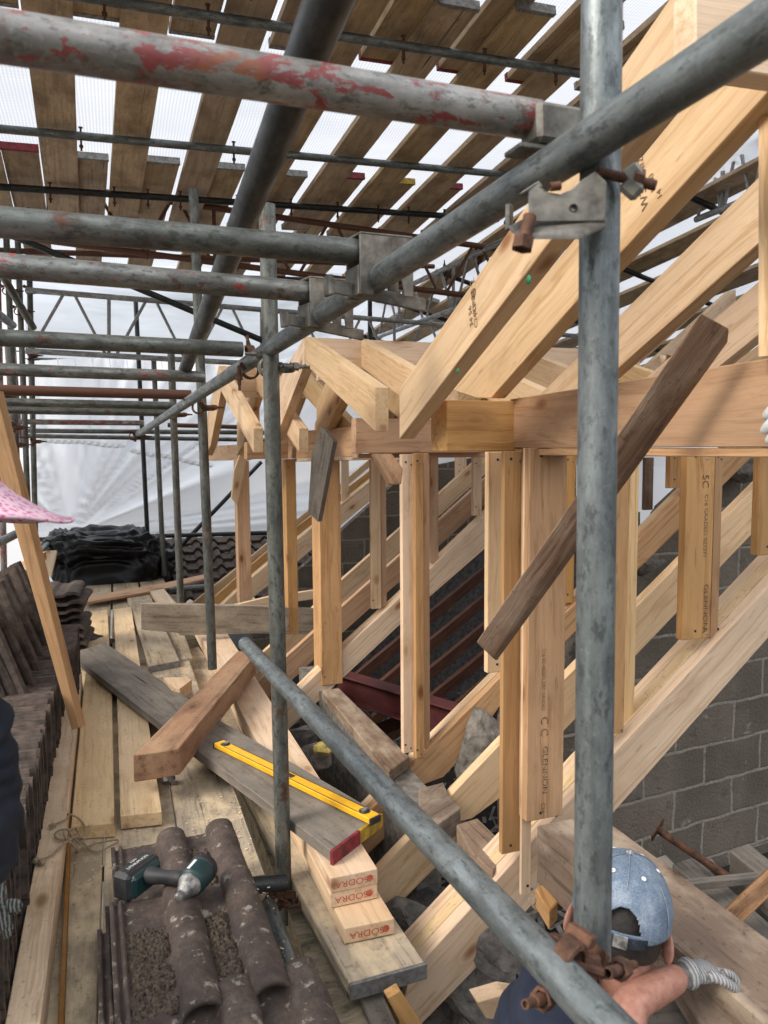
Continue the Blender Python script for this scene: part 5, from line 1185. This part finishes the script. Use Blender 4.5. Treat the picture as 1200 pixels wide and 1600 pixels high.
# ================================================================== the man in the denim cap
def head_mesh(name, c, fwd, up, parent, mat, s=1.):
    """a skull-and-face form, about .15 wide, .20 deep and .23 tall"""
    up = up.normalized(); fwd = (fwd - up * fwd.dot(up)).normalized(); rt = fwd.cross(up)
    bm = bmesh.new(); bmesh.ops.create_uvsphere(bm, u_segments=40, v_segments=30, radius=1.)
    for v in bm.verts:
        x, y, z = v.co   # x right, y forward, z up
        w_ = .076; dd = .098; h = .115
        X, Y, Z = x * w_, y * dd, z * h
        if z < -.1:  # jaw narrows, chin comes forward
            t = (-.1 - z) / .9; X *= 1 - .38 * t; Y = Y * (1 - .34 * t) + .022 * t
        if y > .5: Y *= .95
        # brow, eye sockets, nose, mouth
        Y += .012 * math.exp(-((x) ** 2 / .012 + (z + .12) ** 2 / .03)) * (y > 0) * 2.0
        for sx in (-1, 1): Y -= .008 * math.exp(-((x - sx * .38) ** 2 / .02 + (z - .0) ** 2 / .01)) * (y > 0)
        Y -= .003 * math.exp(-(x ** 2 / .06 + (z + .48) ** 2 / .002)) * (y > 0)
        v.co = (X * s, Y * s, Z * s)
    m = Matrix((rt, fwd, up)).transposed().to_4x4(); m.translation = c
    o = from_bm(name, bm, mat, parent, m, True)
    for sx in (-1, 1):
        bm = bmesh.new(); bmesh.ops.create_uvsphere(bm, u_segments=20, v_segments=14, radius=1.)
        for v in bm.verts:
            x, y, z = v.co; rr_ = math.hypot(y, z)
            dish = -.35 if x * sx > 0 and rr_ < .62 else 0
            v.co = V(((x * .35 + dish * sx * .5) * .022, (y * .62 + .12 * z) * .031, z * (.036 if z > 0 else .031) * (1 if y < .2 else .93)))
        em = m @ Matrix.Translation(V((sx * .088 * s, -.010, -.02))) @ Matrix.Scale(.84, 4) @ Matrix.Rotation(sx * .55, 4, 'Z') @ Matrix.Rotation(-.15, 4, 'X')
        from_bm('ear', bm, mat, o, em, True)
    for sx in (-1, 1):
        lathe('eye', [(0, -.011), (.008, -.008), (.011, 0), (.008, .008), (0, .011)], 'white', o, m @ Matrix.Translation(V((sx * .03, .083, .0))), 14)
    return o, m
def cap(m, parent, s=1.):
    """six-panel denim cap: dome, stitched seams, button, strap arch at the back, brim to the front"""
    bm = bmesh.new(); nu, nv = 168, 70; g = []
    for j in range(nv + 1):
        t = j / nv; el = math.pi / 2 * (1 - t) - .16 * t; row = []
        for i in range(nu):
            a = 2 * math.pi * i / nu; r = math.cos(max(-.2, el)); z = math.sin(el)
            seam = abs(((a / (2 * math.pi) * 6 + .0) % 1.) - .5) * 2; gz = (1 - .018 * max(0, (seam - .88) / .12) * math.sin(math.pi * t))
            wr = 1 + .012 * noise.noise(V((math.cos(a) * 2, math.sin(a) * 2, z * 3)))
            row.append(V((math.cos(a) * r * .0885 * gz * wr, math.sin(a) * r * .107 * gz * wr - .004, z * (.098 if z > 0 else .09) + .015)))
        g.append(row)
    vs = [[bm.verts.new(p) for p in row] for row in g]
    for j in range(nv):
        for i in range(nu):
            a = 2 * math.pi * (i + .5) / nu; t = (j + .5) / nv
            back = abs(((a - 1.5 * math.pi + math.pi) % (2 * math.pi)) - math.pi)     # angle from the back
            if t > .6 and t < .9 and (back / .36) ** 2 + ((.9 - t) / .25) ** 2 < 1: continue
            bm.faces.new((vs[j][i], vs[j][(i + 1) % nu], vs[j + 1][(i + 1) % nu], vs[j + 1][i]))
    bmesh.ops.remove_doubles(bm, verts=bm.verts, dist=1e-5); bmesh.ops.recalc_face_normals(bm, faces=bm.faces)
    ret = bmesh.ops.solidify(bm, geom=bm.faces[:], thickness=.0022)
    o = from_bm('denim_cap', bm, 'denim', parent, m @ Matrix.Scale(s, 4), True)
    mw = WM[o.name]
    lathe('cap_button', [(0, .006), (.0045, .005), (.0068, .002), (.0068, 0), (0, 0)], 'glove', o, mw @ Matrix.Translation((0, -.004, .113)), 16)
    for a in (30, 90, 150, 210, 270, 330):
        ar = math.radians(a + 30); rho = .58
        e = V((math.cos(ar) * .0885 * rho, math.sin(ar) * .107 * rho - .004, math.sqrt(1 - rho * rho) * .098 + .015)); nn_ = V((e.x / .0885 ** 2, e.y / .107 ** 2, e.z / .098 ** 2)).normalized()
        q = V((0, 0, 1)).rotation_difference(nn_).to_matrix().to_4x4(); q.translation = e + nn_ * .0012
        lathe('eyelet', [(.0022, 0), (.0026, .0012), (.0042, .0012), (.0044, 0)], 'white', o, mw @ q, 14)
    for k in range(6):
        ar = math.radians(60 * k + 30); pts = []
        for j in range(17):
            t = .02 + .95 * j / 16; el = math.pi / 2 * (1 - t) - .16 * t
            for sgn in (0,): pts.append(V((math.cos(ar) * math.cos(el) * .0895, math.sin(ar) * math.cos(el) * .108 - .004, math.sin(el) * (.0985 if el > 0 else .09) + .0155)))
        if k == 4: pts = pts[:9]
        cu = rope('seam', '', [mw @ p for p in pts], .0011, 'denim', o)
    # strap with buckle across the arch
    bm = bmesh.new(); prev = None
    for i in range(15):
        a = math.radians(270 - 30 + 60 * i / 14); cur = [bm.verts.new((math.cos(a) * .0895, math.sin(a) * .1085 - .004, z)) for z in (-.006, .012)]
        if prev: bm.faces.new((prev[0], cur[0], cur[1], prev[1]))
        prev = cur
    bmesh.ops.solidify(bm, geom=bm.faces[:], thickness=.002); from_bm('strap', bm, 'denim', o, mw, True)
    pts = [mw @ V((x, -.1125 - .001 * abs(x) * 10, z)) for x, z in ((-.012, -.008), (.012, -.008), (.012, .014), (-.012, .014))]
    prism('buckle', pts, (mw.to_3x3() @ V((0, -.0025, 0))), 'alu', o, .0008)
    bm = bmesh.new(); rows = []
    for j in range(9):
        r = j / 8.; row = []
        for i in range(25):
            a = math.radians(18 + 144 * i / 24); row.append(bm.verts.new((math.cos(a) * (.088 + .012 * r), math.sin(a) * (.104 + .072 * r) - .004, .002 - .02 * r * abs(math.cos(a)) - .014 * r)))
        rows.append(row)
    for j in range(8):
        for i in range(24): bm.faces.new((rows[j][i], rows[j][i + 1], rows[j + 1][i + 1], rows[j + 1][i]))
    bmesh.ops.solidify(bm, geom=bm.faces[:], thickness=.003); from_bm('cap_brim', bm, 'denim', o, mw, True)
    return o
def man():
    hc = W(968, 1437, d=1.42)
    root = thing('person', 'man in a blue denim cap and navy shirt, reaching out a gloved hand', 'person', hc - V((0, 0, 1.2)))
    view = (hc - V((0, 0, H))).normalized(); right = V((1, 0, 0)) - view * view.x; right.normalize()
    fwd = V((.62, .78, -.0)).normalized(); up = (V((.12, .16, 1))).normalized()
    # roll of the head: left ear higher in the picture than the right one
    up = (up + V((.14, -.03, 0))).normalized(); fwd = (fwd - up * fwd.dot(up)).normalized()
    nk0 = hc - up * .09 - fwd * .03
    # body: one skinned surface from neck through torso to the forearms
    chest = W(905, 1690, d=1.34); pelvis = chest + V((-.06, -.06, -.42)); neck = hc + V((-.004, -.035, -.125)); top = hc - up * .02 - fwd * .01
    rs_, ls_ = W(985, 1690, d=1.27), W(822, 1550, d=1.33)
    hx = W(1068, 1522, d=1.40)       # right wrist
    rel = W(975, 1572, d=1.30); lel = ls_ + V((-.02, .03, -.28)); lwr = lel + V((.06, .16, -.16))
    knee = [pelvis + V((s * .1, .42, -.1)) for s in (-1, 1)]; foot = [k + V((0, -.02, -.43)) for k in knee]
    P_ = [pelvis, chest + V((0, 0, -.16)), chest, neck, top, rs_, rel, hx, ls_, lel, lwr, knee[0], foot[0], knee[1], foot[1]]
    E_ = [(0, 1), (1, 2), (2, 3), (3, 4), (2, 5), (5, 6), (6, 7), (2, 8), (8, 9), (9, 10), (0, 11), (11, 12), (0, 13), (13, 14)]
    R__ = [(.1, .08), (.1, .08), (.08, .07), .05, .055, .048, .036, .0255, .055, .042, .028, .07, .04, .07, .04]
    body = skin('body', P_, R__, 'skin', root, E_)
    hd, m = head_mesh('head', hc, fwd, up, body, 'skin', 1.)
    cap(m @ Matrix.Translation((0, -.002, .012)) @ Matrix.Rotation(.12, 4, 'X'), root, 1.02)
    # hair under the cap at the nape
    bm = bmesh.new(); bmesh.ops.create_uvsphere(bm, u_segments=36, v_segments=24, radius=1.)
    bmesh.ops.delete(bm, geom=[v for v in bm.verts if v.co.z < -.48 or (v.co.y > .35 and v.co.z < .25)], context='VERTS')
    for v in bm.verts: v.co = V((v.co.x * .0795, v.co.y * .1015, v.co.z * .115))
    from_bm('hair', bm, 'hair', root, m @ Matrix.Translation((0, -.001, .003)), True)
    NB = W(938, 1540, d=1.36); mid = (ls_ + rs_) / 2; rr_ = (rs_ - ls_); wd = rr_.length / 2; rr_.normalize(); dn = V((-.1, -.05, -1)).normalized()
    ff = rr_.cross(-dn).normalized() * -1
    rings = [(NB + V((0, 0, .012)), .066, .062), (NB, .07, .066), (NB.lerp(mid, .45) + V((0, 0, .0)), .125, .085), (mid + V((0, 0, .015)), wd + .015, .095), (mid + dn * .07, wd + .03, .115), (mid + dn * .2, wd + .0, .125), (mid + dn * .42, .16, .125), (pelvis, .165, .13)]
    bm = bmesh.new(); prev = None
    for ctr, ra, rb_ in rings:
        cur = [bm.verts.new(ctr + rr_ * (math.copysign(abs(math.cos(t)) ** .85, math.cos(t)) * ra) + ff * (math.sin(t) * rb_) + V((0, 0, .01 * noise.noise(V((t * 3, ra * 40, 0))))) + rr_ * (.008 * noise.noise(V((t * 2, ra * 60, 5))))) for t in (2 * math.pi * k / 40 for k in range(40))]
        if prev: [bm.faces.new((prev[k], prev[(k + 1) % 40], cur[(k + 1) % 40], cur[k])) for k in range(40)]
        prev = cur
    def sleeve(s0, s1, r0, r1):
        pv = None; ax = (s1 - s0).normalized(); u_ = ax.orthogonal().normalized(); w_ = ax.cross(u_)
        for t in [q / 8 for q in range(9)]:
            ra = (r0 * (1 - t) + r1 * t) * (1 if t > 0 else .7); cc_ = s0.lerp(s1, t)
            cu_ = [bm.verts.new(cc_ + u_ * math.cos(q) * ra + w_ * math.sin(q) * ra + V((0, 0, .003 * noise.noise(V((q * 2, t * 9, 3)))))) for q in (2 * math.pi * k / 24 for k in range(24))]
            if pv: [bm.faces.new((pv[k], pv[(k + 1) % 24], cu_[(k + 1) % 24], cu_[k])) for k in range(24)]
            pv = cu_
    sleeve(rs_ - rr_ * .05, rs_.lerp(rel, .55), .085, .068); sleeve(ls_ + rr_ * .05, ls_.lerp(lel, .7), .085, .07)
    bmesh.ops.recalc_face_normals(bm, faces=bm.faces); bmesh.ops.subdivide_edges(bm, edges=bm.edges[:], cuts=2, use_grid_fill=True, smooth=.8)
    for v in bm.verts:
        q = v.co * 11.; q = q + noise.noise_vector(q * .5) * 1.3; v.co += v.co.normalized() * 0 + V((0, 0, 1)) * (.007 * (abs(noise.noise(q)) * 2 - .5))
    from_bm('t_shirt', bm, 'navy', root, None, True)
    skin('trousers', [pelvis, knee[0], foot[0], knee[1], foot[1]], [(.15, .12), .085, .06, .085, .06], 'darkcloth', root, [(0, 1), (1, 2), (0, 3), (3, 4)])
    hv = (W(1160, 1508, d=1.46) - hx).normalized(); hand('glove', hx + hv * .012, hv, V((.0, -.45, -1.)), .15, 'glove', root, .55, -1.)
    skin('glove_cuff', [hx - hv * .006, hx + hv * .03], [.033, .031], 'glove', root)
    hv2 = (lwr - lel).normalized(); hand('glove', lwr + hv2 * .01, hv2, V((0, 0, -1)), .18, 'glove', root, .6, 1.)
man()

# ================================================================== the person in the pink hat, mostly outside the picture
def woman():
    hc = W(-112, 786, d=1.12)
    root = thing('person', 'person in a pink floral sun hat and dark sleeves at the left-hand edge', 'person', V((hc.x, hc.y, .0)))
    fwd = V((-.2, 1, 0)).normalized(); up = V((.08, .1, 1)).normalized()
    chest = W(-190, 1120, d=1.2); pelvis = chest + V((-.1, 0, -.33)); neck = hc + V((-.02, -.02, -.13)); nb_ = hc + V((-.05, -.03, -.215)); upc = nb_.lerp(chest, .42)
    rs_, ls_ = W(-85, 1060, d=1.2), chest + V((-.18, .05, .11)); rel = W(-22, 1270, d=1.22); rwr = W(-22, 1400, d=1.3)
    lel = ls_ + V((-.04, .05, -.27)); lwr = lel + V((.06, .22, -.02)); kn = [pelvis + V((s * .1 - .1, .1, -.2)) for s in (-1, 1)]; ft = [V((k.x, k.y - .05, .05)) for k in kn]
    body = skin('body', [pelvis, chest, neck, hc - up * .02, rs_, rel, rwr, ls_, lel, lwr, kn[0], ft[0], kn[1], ft[1]], [(.07, .06), (.07, .06), .045, .052, .042, .034, .024, .048, .038, .026, .07, .04, .07, .04], 'skin', root, [(0, 1), (1, 2), (2, 3), (1, 4), (4, 5), (5, 6), (1, 7), (7, 8), (8, 9), (0, 10), (10, 11), (0, 12), (12, 13)])
    hd, m = head_mesh('head', hc, fwd, up, body, 'skin', .95)
    bm = bmesh.new(); bmesh.ops.create_uvsphere(bm, u_segments=30, v_segments=20, radius=1.)
    bmesh.ops.delete(bm, geom=[v for v in bm.verts if v.co.y > .35 and v.co.z < .25], context='VERTS')
    for v in bm.verts: v.co = V((v.co.x * .079, v.co.y * .1, v.co.z * .115))
    from_bm('hair', bm, 'hair', root, m, True)
    skin('jacket', [pelvis + V((0, 0, -.12)), chest, upc, nb_, rs_, rs_.lerp(rel, .5), rel, rel.lerp(rwr, .8), ls_, lel, lwr], [(.17, .14), (.17, .14), (.15, .12), (.07, .068), .088, .08, .066, .05, .088, .066, .045], 'darkcloth', root, [(0, 1), (1, 2), (2, 3), (2, 4), (4, 5), (5, 6), (6, 7), (2, 8), (8, 9), (9, 10)], 4)
    skin('trousers', [pelvis, kn[0], ft[0], kn[1], ft[1]], [(.14, .12), .09, .06, .09, .06], 'darkcloth', root, [(0, 1), (1, 2), (0, 3), (3, 4)])
    hv = (W(-14, 1500, d=1.36) - rwr).normalized(); hand('glove', rwr + hv * .015, hv, V((-.3, .9, -.1)), .18, 'gloved', root, .35, 1.)
    skin('glove_cuff', [rwr - hv * .03, rwr + hv * .04], [.037, .033], 'gloved', root)
    # hat: crown and sloping brim
    q = m @ Matrix.Translation((0, 0, .035)) @ Matrix.Rotation(math.radians(-3), 4, 'Y')
    bm = bmesh.new(); rings = []; seg = 72
    for r, z in ((.0, .10), (.055, .098), (.076, .088), (.084, .06), (.089, .02), (.092, .0), (.115, -.02), (.145, -.04), (.172, -.054), (.196, -.062)):
        wv_ = .004 * max(0, (r - .1) / .1)
        rings.append([bm.verts.new((r * math.cos(2 * math.pi * i / seg), r * 1.06 * math.sin(2 * math.pi * i / seg), z + wv_ * math.sin(2 * math.pi * i / seg * 5 + 1))) for i in range(seg)])
    for a, b in zip(rings, rings[1:]):
        for i in range(seg): bm.faces.new((a[i], a[(i + 1) % seg], b[(i + 1) % seg], b[i]))
    bmesh.ops.remove_doubles(bm, verts=bm.verts, dist=1e-5); bmesh.ops.recalc_face_normals(bm, faces=bm.faces); bmesh.ops.solidify(bm, geom=bm.faces[:], thickness=.002)
    h = from_bm('sun_hat', bm, 'floral', root, q, True); mw = WM[h.name]
    rope('brim_piping', '', [mw @ V((.197 * math.cos(t * math.pi / 18), .209 * math.sin(t * math.pi / 18), -.0615 + .004 * math.sin(t * math.pi / 18 * 5 + 1))) for t in range(37)], .0022, 'floral', h)
    skin('red_strap', [W(-8, 1330, d=1.25), W(3, 1345, d=1.26), W(-4, 1375, d=1.28)], [.012, .013, .011], plain('red_cloth', (.5, .03, .05), (.35, .02, .04), 20., .8), root)
woman()
def helper():
    w0 = W(1318, 626, d=1.2); root = thing('person', 'gloved worker just outside the right-hand edge holding the header', 'person', w0 + V((.45, .2, -1.2)))
    ch = w0 + V((.5, .12, -.2)); pel = ch + V((0, 0, -.42)); sh = ch + V((-.16, 0, .14)); el = w0 + V((.22, -.05, -.14)); ls = ch + V((.17, 0, .14)); hc = ch + V((0, 0, .42))
    b = skin('body', [pel, ch, ch + V((0, 0, .23)), hc, sh, el, w0, ls, ls + V((.05, .05, -.3)), pel + V((-.1, .05, -.4)), pel + V((-.1, 0, -.8)), pel + V((.1, .05, -.4)), pel + V((.1, 0, -.8))], [(.08, .06), (.08, .06), .05, .055, .045, .036, .026, .045, .032, .07, .045, .07, .045], 'skin', root, [(0, 1), (1, 2), (2, 3), (1, 4), (4, 5), (5, 6), (1, 7), (7, 8), (0, 9), (9, 10), (0, 11), (11, 12)])
    head_mesh('head', hc, V((-1, -.3, 0)), V((0, 0, 1)), b, 'skin')
    skin('shirt', [pel, ch, ch + V((0, 0, .1)), sh, sh.lerp(el, .7), ls], [(.15, .12), (.16, .12), .1, .07, .06, .07], 'navy', root, [(0, 1), (1, 2), (1, 3), (3, 4), (1, 5)])
    skin('trousers', [pel, pel + V((-.1, .05, -.4)), pel + V((-.1, 0, -.8)), pel + V((.1, .05, -.4)), pel + V((.1, 0, -.8))], [(.15, .12), .09, .06, .09, .06], 'darkcloth', root, [(0, 1), (1, 2), (0, 3), (3, 4)])
    hv = (W(1210, 655, d=1.17) - w0).normalized(); g_ = hand('glove', w0 + hv * .01, hv, V((0, .6, -.6)), .18, 'white', root, .5, 1.)
    skin('glove_cuff', [w0 - hv * .02, w0 + hv * .02], [.034, .032], 'pvc', root)
helper()

for o in list(bpy.data.objects):
    if o.get('label') and len(o['label'].split()) > 16: print('LONG', o.name, o['label'])
    if o.parent is None and o.get('category') and not o.get('kind'): o['kind'] = 'thing'
